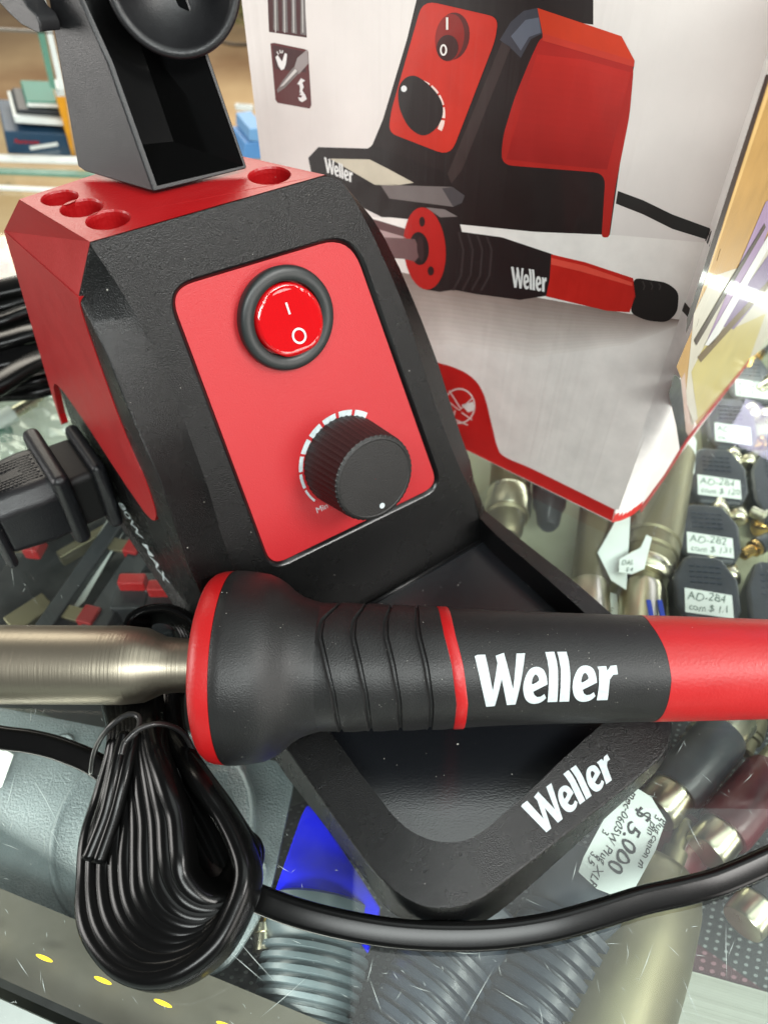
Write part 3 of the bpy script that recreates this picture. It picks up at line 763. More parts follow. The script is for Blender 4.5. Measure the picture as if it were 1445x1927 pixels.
def plogo(p0, p1, p2, lvl, nm):   # origin, end of baseline, top of first letter (zoom coordinates)
    v, f, _ = logo(lambda x, y: BF(*Z3(p0[0] + (p1[0]-p0[0])*x/WLEN + (p2[0]-p0[0])*y, p0[1] + (p1[1]-p0[1])*x/WLEN + (p2[1]-p0[1])*y), 0.006*lvl)); prt.append((v, f, (225,225,222)))
plogo((222,472), (300,506), (220,431), 5, 'a'); plogo((736,790), (834,808), (735,733), 6, 'b')
# icons
art([[(63,-40),(165,-40),(172,104),(68,88)]], (62,14,18), 1)
for k in range(4):
    x = 78 + k*25; art([[(x,-40),(x+14,-40),(x+15,20+(k == 2)*16),(x+17,98-4*(3-k)),(x+2,94-4*(3-k)),(x+2,20+(k == 2)*16)]], (110,104,102), 2); art([[(x+5,-40),(x+8,-40),(x+10,90),(x+7,90)]], (190,186,182), 3)
art([[(72,120),(82,118),(168,136),(176,142),(185,290),(180,300),(92,284),(86,276)]], (86,20,22), 1)
art([[(78,124),(165,142),(170,200),(84,190)]], (60,16,20), 2)
art([[(146,160),(174,136),(177,175),(150,205),(136,192)]], (150,140,138), 3); art([[(136,185),(152,200),(112,242),(92,256),(90,248),(106,222)]], (120,110,108), 3); art([[(140,190),(146,196),(108,236),(98,240)]], (206,200,196), 4)
art([[(86,158),(92,152),(104,170),(112,146),(118,150),(115,176),(110,190),(102,194),(94,182)]], (232,228,226), 4)
for a_, b_2 in (((90,142),(94,150)), ((98,138),(100,147)), ((106,139),(104,147))): art([thick([a_, b_2], 3)], (230,225,222), 4)
art([[(146,232),(156,216),(168,222),(160,228),(164,240),(158,254),(152,256),(154,244),(152,234)]], (232,228,226), 4); art([[(152,262),(160,250),(168,262),(172,274),(160,282),(152,278),(148,268),(156,270),(160,264)]], (232,228,226), 4)
# red bottom band and tab with recycling sign
art([[(q.x, q.y) for q in catmull([Vector((a, b, 0)) for a, b in [(760,664),(822,682),(850,690),(878,703),(899,722),(913,751),(925,800),(936,842),(950,860),(1000,882),(1100,931),(1156,959)]], 4)] + [(1151,981),(1100,956),(1000,907),(900,858),(760,788)]], (186, 24, 22), 5, False)
def ringp(cx, cy, r, wd, lvl):
    art([ell(cx, cy, r, r*1.12, 36), ell(cx, cy, r-wd, (r-wd)*1.12, 36)], (222,205,200), 8, False)
ringp(864, 764, 30, 2.5, 3)
for p in ([(836,750),(864,772),(890,748)], [(845,735),(866,768)], [(856,772),(852,792)], [(868,776),(888,790)], [(848,786),(880,800)]): art([thick(p, 2.2)], (222,205,200), 8, False)
art([[(868,762),(890,756),(893,772),(880,776)]], (222,215,210), 8, False)
corr(M['lens'], 9.0, 0.25, UX); corr(M['steel'], 9.0, 0.09, PAX)
# side face print
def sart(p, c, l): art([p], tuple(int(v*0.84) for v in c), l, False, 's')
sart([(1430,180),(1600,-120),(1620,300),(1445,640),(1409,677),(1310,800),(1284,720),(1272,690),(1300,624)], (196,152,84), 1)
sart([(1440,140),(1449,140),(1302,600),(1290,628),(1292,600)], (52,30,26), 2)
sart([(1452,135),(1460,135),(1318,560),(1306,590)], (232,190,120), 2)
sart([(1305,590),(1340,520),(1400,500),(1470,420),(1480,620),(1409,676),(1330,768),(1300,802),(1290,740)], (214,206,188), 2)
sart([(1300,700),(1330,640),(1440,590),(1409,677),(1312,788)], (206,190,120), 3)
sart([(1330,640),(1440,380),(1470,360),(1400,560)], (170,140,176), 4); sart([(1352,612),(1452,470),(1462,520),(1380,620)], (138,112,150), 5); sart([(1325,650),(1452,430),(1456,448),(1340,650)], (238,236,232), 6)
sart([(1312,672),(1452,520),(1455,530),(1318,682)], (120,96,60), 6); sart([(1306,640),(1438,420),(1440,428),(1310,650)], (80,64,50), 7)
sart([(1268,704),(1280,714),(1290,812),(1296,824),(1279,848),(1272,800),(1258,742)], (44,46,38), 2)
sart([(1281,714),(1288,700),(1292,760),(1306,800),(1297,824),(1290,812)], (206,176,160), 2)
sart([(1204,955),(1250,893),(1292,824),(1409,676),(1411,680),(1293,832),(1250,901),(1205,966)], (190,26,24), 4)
mats_ = []; vv, ff, mi = [], [], []
cols = {}
for v, f, c in prt:
    if c not in cols: cols[c] = len(mats_); mats_.append(pm(c))
    o = len(vv); vv += v; ff += [[i+o for i in t] for t in f]; mi += [cols[c]]*len(f)
mesh('printed_picture', vv, ff, mats_, cart, fm=mi)
# rounded corner fold
M['cardf'] = mat('white_card_fold', (232, 229, 224), 0.5, var=0.06, vs=1.2)
cfv = []
for k in range(nC+1):
    for q in range(13): cfv.append(e0[k].lerp(e1[k], q/12) + (NB+NSB)*(0.05*math.sin(q*2.1)*math.sin(math.pi*k/nC)))
mesh('corner_fold', cfv, [[k*13+q, (k+1)*13+q, (k+1)*13+q+1, k*13+q+1] for k in range(nC) for q in range(12)], M['cardf'], cart, smooth=True)
# band around the rounded corner
V_ = []
for k in range(nC+1):
    t = k/nC; p = e0[k]; up = (e1[k]-e0[k]).normalized(); nn = (NB*(1-t) + NSB*t).normalized()
    V_ += [p + nn*0.02, p + nn*0.02 + up*0.75]
F_ = [[2*k, 2*k+2, 2*k+3, 2*k+1] for k in range(nC)]
mesh('corner_band', V_, F_, pm((186,24,22)), cart)
def cstrip(t0, t1, col, nm, ka=0, kb=None):
    kb = nC if kb is None else kb
    V_ = []
    for k in range(ka, kb+1):
        t = k/nC; nn = (NB*(1-t) + NSB*t).normalized(); V_ += [e0[k].lerp(e1[k], t0(t)) + nn*0.02, e0[k].lerp(e1[k], t1(t)) + nn*0.02]
    F_ = [[2*k, 2*k+2, 2*k+3, 2*k+1] for k in range(kb-ka)]
    mesh(nm, V_, F_, pm(col), cart)
def tz(y):  # fraction of height on the front fold where picture row y is met
    lo, hi = 0.0, 1.0
    for _ in range(40):
        m_ = (lo+hi)/2
        if px(e0[0].lerp(e1[0], m_))[1] > y: lo = m_
        else: hi = m_
    return lo
c1, c2 = tz(452), tz(428); cstrip(lambda t: c1+0.0*t, lambda t: c2, (30,28,26), 'printed_cord')
c3, c4 = tz(584), tz(568); cstrip(lambda t: c3, lambda t: c4, (40,34,32), 'printed_edge')

# ================================================================== CABLES ON THE GLASS
def pth(pts, n=8, closed=False): return catmull([bp(x, y, z) if len(q) == 0 else None for x, y, z, *q in pts], n, closed)
# bundle of flat twin cable tied in front
cb_parts = []
NLOOP = 10
for k in range(NLOOP):
    t = k / (NLOOP - 1); j = lambda a: R_.uniform(-a, a)
    cx, cy, rx_, ry_ = 320+84*t, 1652-50*t, 148-88*t, 190-108*t; zz = 0.8 + 2.1*t; zr = 2.6 - 1.6*t
    P = [(200+100*t, 1290, 0.8), (222+70*t, 1350, 1.7+.8*t), (228+66*t, 1402, 2.1+.8*t)]
    lx, ly = cx-rx_, cy-20
    P += [(lx*0.45+(228+66*t)*0.55+j(3), 1402+(ly-1402)*0.42, zz+.3), (lx*0.85+(228+66*t)*0.15+j(3), 1402+(ly-1402)*0.76, zz+.1)]
    for q, a in enumerate((180, 152, 124, 97, 70, 44, 20, 0)):
        a = math.radians(a); P.append((cx + rx_*math.cos(a) - 26*(1-t)*math.sin(a) + j(2.5), cy + ry_*math.sin(a) + 14*math.cos(a)*0, zz + (zr-zz)*q/7.0))
    P += [(455-8*t, 1596-8*t, zr), (424-14*t, 1535-4*t, zr), (386-16*t+j(3), 1478, zr), (350-14*t, 1424, 1.8), (326-8*t, 1372, 1.6), (318, 1300, 1.0), (316+16*t, 1232, 0.7)]
    path = catmull([bp(x, y, max(0.45, z)) for x, y, z in P], 6)
    cb_parts.append(tube(path, [(y_, x_) for x_, y_ in twin(0.37, 6)][::-1], up=(j(.15), -0.25+j(.2), 1)))
for k in range(5):
    P = [(270+12*k, 1300, 1.0), (282+10*k, 1390, 1.6), (300+14*k, 1470, 1.2), (330+18*k, 1550, 1.0), (372+16*k, 1620, 1.1), (420+8*k, 1668, 1.4), (452, 1690-10*k, 1.6)]
    cb_parts.append(tube(catmull([bp(*p) for p in P], 6), twin(0.34, 6), up=(.1*k, .3, 1)))
for k in range(6):   # far end of the coil, behind the barrel
    r = 30 + k*7
    P = [(305-r*0.6, 1300, 0.5), (305-r*1.0, 1215, 0.6+k*.1), (300-r*0.75, 1172-k*2, 0.7+k*.12), (308, 1162-k*3.2, 0.8+k*.14), (322+r*0.55, 1178-k*2, 0.7+k*.12), (330+r*0.8, 1225, 0.6), (325+r*0.6, 1300, 0.5)]
    cb_parts.append(tube(catmull([bp(*p) for p in P], 6), circ(0.3, 8)))
for dx in (0, 20):   # the two loose ends
    P = [(235+dx, 1380, 3.3), (218+dx, 1450, 3.2), (200+dx*0.9, 1530, 2.6), (166+dx, 1618+dx*0.3, 2.0)]
    cb_parts.append(tube(catmull([bp(*p) for p in P], 6), [(x*1, y) for x, y in circ(0.26, 10)]))
v, f, _ = join(cb_parts)
coil = mesh('tied_cable', v, f, M['cable'], None, base=bp(320, 1600, 0), smooth=True)
tag(coil, 'bundle of black cable folded in loops and tied at its neck, under the steel barrel', 'cable')
ptie = [(172,1455,1.0),(180,1410,2.2),(205,1370,3.6),(240,1345,4.0),(262,1350,4.1),(258,1376,4.2),(236,1396,4.2),(228,1420,4.1)]
v1, f1 = tube(catmull([bp(*p) for p in ptie], 6), circ(0.11, 8))
p2 = [(236,1396,4.2),(262,1372,4.3),(305,1362,4.0),(345,1380,3.0),(368,1425,1.6),(366,1440,0.8)]
v2, f2 = tube(catmull([bp(*p) for p in p2], 6), circ(0.11, 8)); v, f, _ = join([(v1, f1), (v2, f2)])
mesh('cable_tie', v, f, mat('grey_tie', (30, 30, 30), 0.3), coil, smooth=True)
# mains cord crossing the front
P = [(-120,1360,0.5),(-10,1386,0.5),(60,1396,0.5),(120,1412,0.5),(190,1445,0.5),(260,1510,0.5),(330,1590,0.5),(400,1650,0.5),(480,1688,0.5),(560,1718,0.5),(650,1741,0.5),(740,1756,0.5),(830,1762,0.5),(930,1760,0.5),(1030,1746,0.5),(1120,1722,0.5),(1210,1694,0.5),(1290,1676,0.5),(1360,1656,0.5),(1460,1612,0.5),(1560,1560,0.5),(1750,1440,0.5),(2000,1290,0.5),(2350,1180,0.5)]
path = catmull([bp(*p) for p in P], 8)
v, f = tube(path, twin(0.25, 10, 1.02), up=(0, -0.5, 1)); cord = mesh('twin_cable', v, f, M['cable'], None, base=bp(830, 1760, 0), smooth=True)
tag(cord, 'black twin power cord curving across the glass in front of the tray', 'cord')
# coil at the left edge, behind the station
cp = []
rows = [(548,612,4.2),(572,640,3.4),(598,655,4.4),(622,668,3.0),(640,690,4.0),(664,684,2.2),(682,700,3.3),(705,668,2.6),(722,712,1.6),(738,722,1.0)]
for i, (yl, yr, z) in enumerate(rows):
    P = [(-140, yl+26+i*2, z), (-60, yl+10, z), (0, yl-2+(i % 3)*4, z), (60, yl-14 if i < 8 else yl-6, z), (130, yl-20, z*0.9), (230, yl-10, z*0.8)]
    if i in (7,): P = [(-140, 800, z+1.2), (-40, 745, z+1.4), (0, 722, z+1.5), (50, 690, z+1.4), (100, 668, z+1), (200, 640, z)]
    cp.append(tube(catmull([bp(*p) for p in P], 8), twin(0.42, 6), up=(0, 0.3*((i % 3)-1), 1)))
v, f, _ = join(cp); lc = mesh('coiled_cable', v, f, M['cable'], None, base=bp(10, 720, 0), smooth=True)
tag(lc, 'black cable coil lying behind the red side of the station at the left edge', 'cable')

# ================================================================== PLUG in the side of the station
pl0 = SD(186, 888, 0.1); plug = empty('power_plug', 'black moulded plug with ribbed grip, pushed into the side of the station', 'plug', pl0)
py_ = (B1 - B0).normalized(); pz_ = NS.cross(py_).normalized()
if pz_.z < 0: pz_ = -pz_
M['plug'] = mat('plug_plastic', (20, 21, 24), 0.38, grain=0.3, gs=20, dust=0.5)
def pbx(c, h, a, b, t, nm, skew=0, bev=0.36, m='plug'):
    v, f = box(pl0 + NS*c + py_*h[0] + pz_*h[1], py_*a, pz_*b, NS*t); return mesh(nm, v, f, M[m], plug, bevel=bev, bseg=3)
pbx(0.28, (-0.1, -0.1), 2.05, 2.2, 0.36, 'socket_frame')
pbx(1.35, (-0.1, 0.0), 1.7, 1.6, 0.9, 'plug_neck', m='dark')
pbx(2.1, (0.1, 0.05), 2.35, 2.3, 0.42, 'plug_collar')
# tapered grip: octagonal cross-section
def octo(c, a, b, k): return [pl0 + NS*c + py_*x + pz_*y for x, y in [(-a, -b*k), (-a*k, -b), (a*k, -b), (a, -b*k), (a, b*k), (a*k, b), (-a*k, b), (-a, b*k)]]
sec = [octo(2.3, 2.0, 1.9, .66), octo(3.2, 2.05, 1.95, .66), octo(4.2, 1.95, 1.9, .64), octo(5.3, 1.85, 1.8, .62)]
V_, F_ = [], []
for s_ in sec: V_ += s_
for i in range(3):
    for k in range(8): F_.append([i*8+k, i*8+(k+1) % 8, (i+1)*8+(k+1) % 8, (i+1)*8+k])
F_ += [list(range(8))[::-1], list(range(24, 32))]
grip = mesh('plug_grip', V_, F_, M['plug'], plug, bevel=0.25, bseg=4, angle=25)
pbx(5.5, (0, 0), 2.1, 2.0, 0.28, 'end_collar')
kn_p = []
for i in range(13):
    for j in range(11):
        c = pl0 + NS*(2.7 + i*0.19 + 0.12*(j % 2)) + pz_*1.93 + py_*(-0.9 + j*0.18)
        if abs(i-6) < 3 and abs(j-5) < 2: continue
        kn_p.append(box(c, NS*0.075, py_*0.05, pz_*0.04))
v, f, _ = join(kn_p); mesh('grip_knurling', v, f, M['plug'], grip)

# ================================================================== DISPLAY CASE
case = empty('display_case', 'glass display counter full of connectors, under the station and the carton', 'display case', (0, 20, -60))
GM = glass_mat('clear_glass_top', (0.95, 0.98, 0.965, 1), 0.0, 0.05)
# front edge line of the glass, seen at the lower left
eA, eB = bp(0, 1762, -0.7), bp(400, 1935, -0.7); eD = (eB - eA).normalized(); eN = Vector((-eD.y, eD.x, 0))
if eN.y < 0: eN = -eN
g0 = eA - eD*60; g1 = eA + eD*90; 
gA, gB = bp(0, 1857, 0), bp(250, 1960, 0)
far = 70
gv, gf = prism([Vector((p.x, p.y, -0.7)) for p in (gA - eD*60, gA + eD*100, gA + eD*100 + eN*far, gA - eD*60 + eN*far)], Vector((0, 0, 0.7)))
gl_ = mesh('glass_top', gv, gf, GM, case)
# light sill outside, dark rail with lamp strip underneath
M['sill'] = mat('grey_green_sill', (156, 166, 162), 0.5, var=0.06)
v, f = box(gA - eN*15.3 + eD*15 + Vector((0, 0, -1.4)), eD*90, eN*15, Vector((0, 0, 1.2))); mesh('counter_sill', v, f, M['sill'], case)  # pale sill, widened out of view to reflect light onto the iron
M['rail'] = mat('dark_metal_rail', (112, 106, 96), 0.4, var=0.25, vs=0.15)
v, f = box(eA + eN*0.2 + eD*15 + Vector((0, 0, -1.6)), eD*90, eN*1.3, Vector((0, 0, 0.25))); rail = mesh('lamp_rail', v, f, M['rail'], case)
M['led'] = mat('warm_led', (255, 220, 60), 0.4, emit=(255, 214, 30), es=1.6)
for (x, y) in [(84,1803),(194,1845),(307,1888),(425,1930),(-20,1760)]:
    c = bp(x, y, -1.3); v, f = lathe([(0, .25), (0.06, .22), (0.07, 0.01)], Vector((0, 0, 0)), (0, 0, 1), 20)
    v = [c + Vector((0, 0, q.z)) + eD*q.x*1.5 + eN*q.y*0.28 for q in v]
    mesh('lamp', v, f, M['led'], rail)
# shelf inside
ZS = -7.5
M['shelf'] = mat('shelf_liner', (60, 66, 64), 0.55, col2=(98, 104, 96), vs=0.15)
# shelf regions: dark dotted liner, pale paper, maroon card, white corrugated card
def poly_on(pts, z, m, nm, parent, t=0.08):
    v, f = prism_t([bp(x, y, z) for x, y in pts], Vector((0, 0, -t))); return mesh(nm, v, f, m, parent)
v, f = box((0, 25, ZS-1), (150, 0, 0), (0, 42, 0), (0, 0, 0.8)); shelf = mesh('shelf', v, f, M['shelf'], case)
def dots_mat(name, c1, c2, scale, size):
    m = mat(name, c1, 0.5); nt = m.node_tree; N = nt.nodes; L = nt.links; tc = N.new('ShaderNodeTexCoord'); mp = N.new('ShaderNodeMapping'); mp.inputs['Scale'].default_value = (scale/S, scale*1.5/S, 0.0); mp.inputs['Rotation'].default_value = (0, 0, 0.35)
    L.new(tc.outputs['Object'], mp.inputs['Vector']); v = N.new('ShaderNodeTexVoronoi'); v.voronoi_dimensions = '2D'; v.inputs['Randomness'].default_value = 0; v.inputs['Scale'].default_value = 1
    L.new(mp.outputs[0], v.inputs['Vector']); lt = N.new('ShaderNodeMath'); lt.operation = 'LESS_THAN'; lt.inputs[1].default_value = size; L.new(v.outputs['Distance'], lt.inputs[0])
    mx = N.new('ShaderNodeMix'); mx.data_type = 'RGBA'; L.new(lt.outputs[0], mx.inputs['Factor']); mx.inputs['A'].default_value = s2l(c1); mx.inputs['B'].default_value = s2l(c2); L.new(mx.outputs['Result'], N['Principled BSDF'].inputs['Base Color']); return m
M['dotliner'] = dots_mat('dotted_liner', (26, 28, 30), (112, 118, 116), 2.1, 0.2)
M['dotmaroon'] = dots_mat('maroon_dotted_liner', (58, 20, 30), (120, 84, 92), 2.1, 0.24)
ln = poly_on([(430,1560),(1500,1180),(1700,1500),(1600,2100),(300,2150)], ZS+0.1, M['dotliner'], 'dotted_liner', case)
poly_on([(1180,1700),(1260,1740),(1460,1880),(1460,1960),(1200,1960)], ZS+0.25, M['dotmaroon'], 'maroon_liner', case)
M['ribcard'] = mat('ribbed_white_card', (150, 152, 142), 0.6, var=0.04)
corr(M['ribcard'], 2.2, 0.7, (0.25, 0.97, 0))
poly_on([(1281,1822),(1460,1872),(1500,1990),(1230,1990)], ZS+0.45, M['ribcard'], 'ribbed_card', case)
M['paper'] = mat('cream_liner_paper', (158, 160, 134), 0.6, var=0.08)
corr(M['paper'], 0.8, 0.4, (0.95, 0.3, 0))
poly_on([(760,700),(1100,640),(1500,560),(1560,1100),(1170,1230),(1010,1170),(800,980)], ZS+0.2, M['paper'], 'cream_liner', case)
M['frost'] = mat('frosted_tray_plastic', (100, 109, 112), 0.36, grain=1.0, gs=9, var=0.25, vs=0.2)
poly_on([(-60,1100),(60,950),(420,760),(560,1100),(600,1450),(400,1500),(60,1330),(-60,1330)], ZS+0.15, mat('dark_liner', (40, 42, 42), 0.45, var=0.4, vs=0.3), 'dark_liner', case)
poly_on([(-60,560),(220,480),(420,700),(60,950),(-60,1100)], ZS+0.3, mat('grey_paper_liner', (150, 156, 142), 0.6, var=0.2, vs=0.3), 'grey_liner', case)
# hairline scratches and dust flecks on the top surface
sc_parts = []
def scratch(a, b, wd, z=0.012):
    p, q = bp(a[0], a[1], z), bp(b[0], b[1], z); d = (q-p); 
    if d.length < 1e-4: return
    n_ = Vector((-d.y, d.x, 0)).normalized()*wd; m_ = p.lerp(q, 0.5) + n_*R_.uniform(-2, 2)
    sc_parts.append(([p, m_ - n_, q, m_ + n_], [[0,1,2,3]]))
for a, b in [((840,1790),(905,1795)),((440,1760),(520,1850)),((490,1915),(582,1835)),((695,1840),(720,1910)),((1000,1180),(1020,1230)),((1230,1770),(1200,1850)),((868,1930),(930,1820)),((1365,1735),(1367,1845)),((1282,1835),(1318,1925)),((1165,1900),(1190,1960)),
             ((1260,1505),(1290,1545)),((1290,1540),(1320,1600)),((30,1450),(10,1530)),((60,1460),(110,1550)),((130,1610),(168,1670)),((430,1790),(500,1850)),((690,1850),(702,1800)),((930,1860),(1000,1900)),((80,1840),(86,1870)),((1120,1500),(1135,1570)),((1085,1620),(1075,1660))]:
    scratch(a, b, 0.012)
for i in range(600):
    x, y = R_.uniform(0, 1445), R_.uniform(560, 1927); a = R_.gauss(1.0, 0.5) if R_.random() < 0.75 else R_.uniform(0, 3.1); l = R_.expovariate(1/14.0) + 2
    if y < 1100 and 60 < x < 850: continue
    scratch((x, y), (x + l*math.cos(a), y + l*math.sin(a)), R_.uniform(0.004, 0.011))
v, f, _ = join(sc_parts); scr = mesh('scratches', v, f, mat('scratch_white', (170, 180, 176), 0.6), gl_, kind='stuff')

# ================================================================== STOCK UNDER THE GLASS
M['nickel'] = mat('nickel', (206, 200, 176), 0.28, metal=1, var=0.08, vs=0.7)
M['satin'] = mat('satin_nickel', (128, 122, 98), 0.46, metal=0.85, var=0.1, vs=0.3)
M['brass'] = mat('brass', (204, 168, 96), 0.25, metal=1, var=0.1)
M['plast'] = mat('dark_grey_plastic', (40, 44, 48), 0.4, var=0.25, vs=0.5, grain=0.2, gs=4)
M['tagw'] = mat('white_tag_paper', (214, 220, 216), 0.6, var=0.05)
M['ink'] = mat('pen_ink', (24, 24, 30), 0.6)
M['inkb'] = mat('faded_ink', (96, 112, 104), 0.6)
M['claret'] = mat('claret_plastic', (82, 16, 26), 0.35, var=0.2, grain=0.15, gs=3)
M['bluep'] = mat('blue_plastic', (2, 16, 235), 0.6, spec=0.15, var=0.1, vs=0.15)
M['slate'] = mat('slate_rubber', (36, 44, 54), 0.38, var=0.2, vs=0.4)
M['pale'] = mat('pale_grey_rubber', (70, 80, 84), 0.36, var=0.12, vs=0.3)
def rad(P, r): return r * (P - CAM).dot(CF) / FPX
def turned(name, label, cat, a, b, z, pieces, group=None, z2=None):
    """pieces: [(part name, material, [(t along a->b, radius in picture px)], ...)]"""
    A = bp(a[0], a[1], z); B = bp(b[0], b[1], z if z2 is None else z2); ax = (B - A); Ln = ax.length; ax.normalize(); rp = rad(A.lerp(B, 0.5), 1)
    t = empty(name, label, cat, A, group)
    for pn, m, prof in pieces:
        seg = 40; pr2 = [(q[0]*Ln, q[1]*rp) for q in prof]
        v, f = lathe(pr2, A, ax, seg); o = mesh(pn, v, f, M[m], t, smooth=True); o.modifiers.new('es', 'EDGE_SPLIT').split_angle = math.radians(38)
    return t, A, ax, Ln, rp
def tagpaper(pts, z, name, label, lines, group=None, thick_=0.04, ink='ink'):
    """lines: [(text, origin px, px vector of one em along, px vector up)]"""
    v, f = prism_t([bp(x, y, z) for x, y in pts], Vector((0, 0, -thick_))); c = sum([bp(x, y, z) for x, y in pts], Vector())/len(pts)
    o = mesh(name, v, f, M['tagw'], None, base=c); tag(o, label, 'label' if name != 'price_tag' else 'price tag', group)
    for s_, q, e, u in lines:
        O_ = bp(q[0], q[1], z+0.02); ux_ = bp(q[0]+e[0], q[1]+e[1], z+0.02) - O_; uy_ = bp(q[0]+u[0], q[1]+u[1], z+0.02) - O_
        v, f = lettering(s_, O_, ux_, uy_, 0.012, True); mesh('handwriting', v, f, M[ink], o)
    return o
G1 = 'metal audio connectors under the glass'
turned('audio_connector', 'silver connector with knurled collar under the glass, behind the tray and below the carton edge', 'connector', (950,1010), (965,850), -4.5,
       [('barrel', 'satin', [(0, 22), (.05, 30), (.2, 33), (.22, 38)]), ('knurled_collar', 'nickel', [(.22, 40), (.24, 42), (.45, 42), (.47, 40)]), ('shell', 'satin', [(.47, 34), (.52, 38), (.9, 40), (1.2, 40)])], G1)
# knurl teeth are modelled on the collar
turned('rubber_plug', 'small black tapered plug tip under the glass, just below the red carton edge', 'plug', (1031,992), (1036,880), -4.5,
       [('tip', 'plast', [(0, 14), (.06, 20), (.3, 25), (.34, 30), (.6, 33), (1.1, 34)])])
turned('audio_connector', 'slim silver connector under the glass, directly below the lowest carton corner', 'connector', (1108,1118), (1128,900), -4.5,
       [('barrel', 'satin', [(0, 26), (.03, 33), (.75, 32), (.8, 36), (1.0, 36)])], G1)
turned('end_cap', 'short silver connector cap under the glass, beside the corner of the tray', 'connector', (1112,1180), (1108,1098), -4.2,
       [('cap', 'nickel', [(0, 36), (.85, 38), (.95, 36), (1.0, 30)])], G1)
turned('audio_connector', 'thick silver connector under the glass, reaching up to the right carton edge', 'connector', (1206,1112), (1258,860), -4.5,
       [('neck', 'satin', [(-.02, 30), (.06, 32)]), ('ring', 'nickel', [(.06, 44), (.08, 50), (.13, 51), (.15, 46)]), ('grooved_barrel', 'satin', [(.15, 47), (.19, 50), (.2, 47), (.22, 47), (.23, 51), (.28, 51), (.29, 48), (.31, 48), (.32, 52), (1.0, 50)])], G1)
t_, A_, ax_, Ln_, rp_ = turned('end_cap', 'silver connector cap with blue pen marks under the glass, above the iron handle', 'connector', (1206,1190), (1208,1104), -4.2,
       [('cap', 'nickel', [(0, 42), (.8, 44), (.93, 42), (1.0, 34)])], G1)
for x in (1222, 1243):
    v, f = box(bp(x, 1145, -2.9), (.13, 0, 0), (0.05, .55, 0), (0, 0, .06)); mesh('ink_mark', v, f, mat('blue_ink', (30, 60, 170), 0.5), t_)
G2 = 'black stacked jack adapters'
def adapter(cx, cy, w_, h_, z, label, txt, tilt=0.10, ink='inkb', lab=True):
    c = bp(cx, cy, z); k = rad(c, 1); t = empty('jack_adapter', label, 'adapter', c, G2)
    ex = Vector((1, -tilt, 0)).normalized()*k*w_/2; ey = (bp(cx-h_*0.06, cy - h_/2, z) - c)
    L_ = lambda a, b, dz=0: c + ex*a + ey*b + Vector((0, 0, dz))
    v, f = prism([L_(a, b, -1.6) for a, b in [(-.7,-1),(-.98,-.55),(-1,.3),(-.62,.92),(-.4,1),(.4,1),(.62,.92),(1,.3),(.98,-.55),(.7,-1)]], Vector((0, 0, 1.6)))
    body = mesh('housing', v, f, M['plast'], t, bevel=0.3, bseg=3)
    rr = k*w_*0.17
    for a, m_, nm in ((-.62, 'brass', 'jack'), (.62, 'nickel', 'jack')):
        v, f = lathe([(-.2, rr*.9), (.35, rr), (.75, rr*.95), (.9, rr*.5)], L_(a, -1.0, -.9), -ey, 24); mesh(nm, v, f, M[m_], t, smooth=True)
    v, f = lathe([(-.3, rr*1.1), (1.3, rr*1.1)], L_(0, -.95, -.7), -ey, 24); mesh('plug_sleeve', v, f, M['nickel'], t, smooth=True)
    rows_ = [box(L_(-.42+.2*i, .62-.16*j, 0.02), ex*.075, ey*.022, (0, 0, .03)) for i in range(5) for j in range(4)]
    v, f, _ = join(rows_); mesh('grip_ribs', v, f, M['slate'], body)
    if lab:
        O_ = L_(-.72, -.62, 0.03); q = [L_(-.74, -.78, .05), L_(.66, -.86, .05), L_(.7, -.2, .05), L_(-.7, -.08, .05)]
        v, f = prism_t(q, Vector((0, 0, -.03))); lb = mesh('sticker', v, f, M['tagw'], t)
        for s_, b_, k2 in ((txt[0], -.40, .36), (txt[1], -.70, .30)):
            v, f = lettering(s_, L_(-.66, b_-.03, .07), ex*k2*.98, ey*k2*.95, 0.0, True); mesh('handwriting', v, f, M[ink], lb)
    return t
adapter(1330, 1105, 122, 122, -3.0, 'black jack adapter with a hand-lettered sticker, nearest the iron handle in its column', ('AD-284', 'com $ 1.1'), ink='inkb')
adapter(1333, 1000, 118, 105, -4.6, 'black jack adapter second in the column above the iron handle', ('AD-282', 'com $ 131'))
adapter(1350, 892, 110, 100, -4.8, 'black jack adapter third in the column, crossed by the violet lamp reflection', ('AD-284', 'com $ 120'))
adapter(1376, 794, 92, 92, -5.0, 'black jack adapter fourth in the column, right of the carton bottom', ('AD-285', 'com $ 125'))
adapter(1412, 712, 84, 84, -5.2, 'black jack adapter farthest up the column beside the carton', ('AD-285', '$ 125'))
adapter(1462, 1130, 110, 150, -4.4, 'plain black adapter cut by the right edge, beside the lettered column', ('', ''), lab=False)
adapter(1470, 905, 110, 120, -5.4, 'plain black adapter at the right edge below the violet reflection', ('', ''), lab=False)
tagpaper([(1158,980),(1186,960),(1178,1110),(1150,1092),(1124,1040)], -3.2, 'paper_tag', 'blank white pointed tag under the glass below the carton corner', [])
tagpaper([(1165,1052),(1205,1030),(1216,1006),(1226,1012),(1212,1070),(1188,1080),(1164,1076)], -2.6, 'paper_tag', 'small torn label on the thick silver connector', [('DAL', (1168,1064), (12,-1), (1,-13)), ('$ 4', (1176,1076), (10,-1), (1,-11))], ink='inkb')
tagpaper([(1268,880),(1304,818),(1310,830),(1306,890),(1282,912)], -4.0, 'paper_tag', 'crumpled grey-white tag beside the column of adapters', [])
tagpaper([(1130,1110),(1160,1118),(1166,1170),(1134,1160)], -4.2, 'paper_tag', 'small speckled label between the two silver caps', [('4c', (1140,1150), (14,0), (0,-14))], ink='inkb')
tagpaper([(1256,1060),(1268,1080),(1282,1165),(1262,1165),(1254,1110)], -5.2, 'paper_tag', 'narrow white tag edge left of the nearest jack adapter', [])
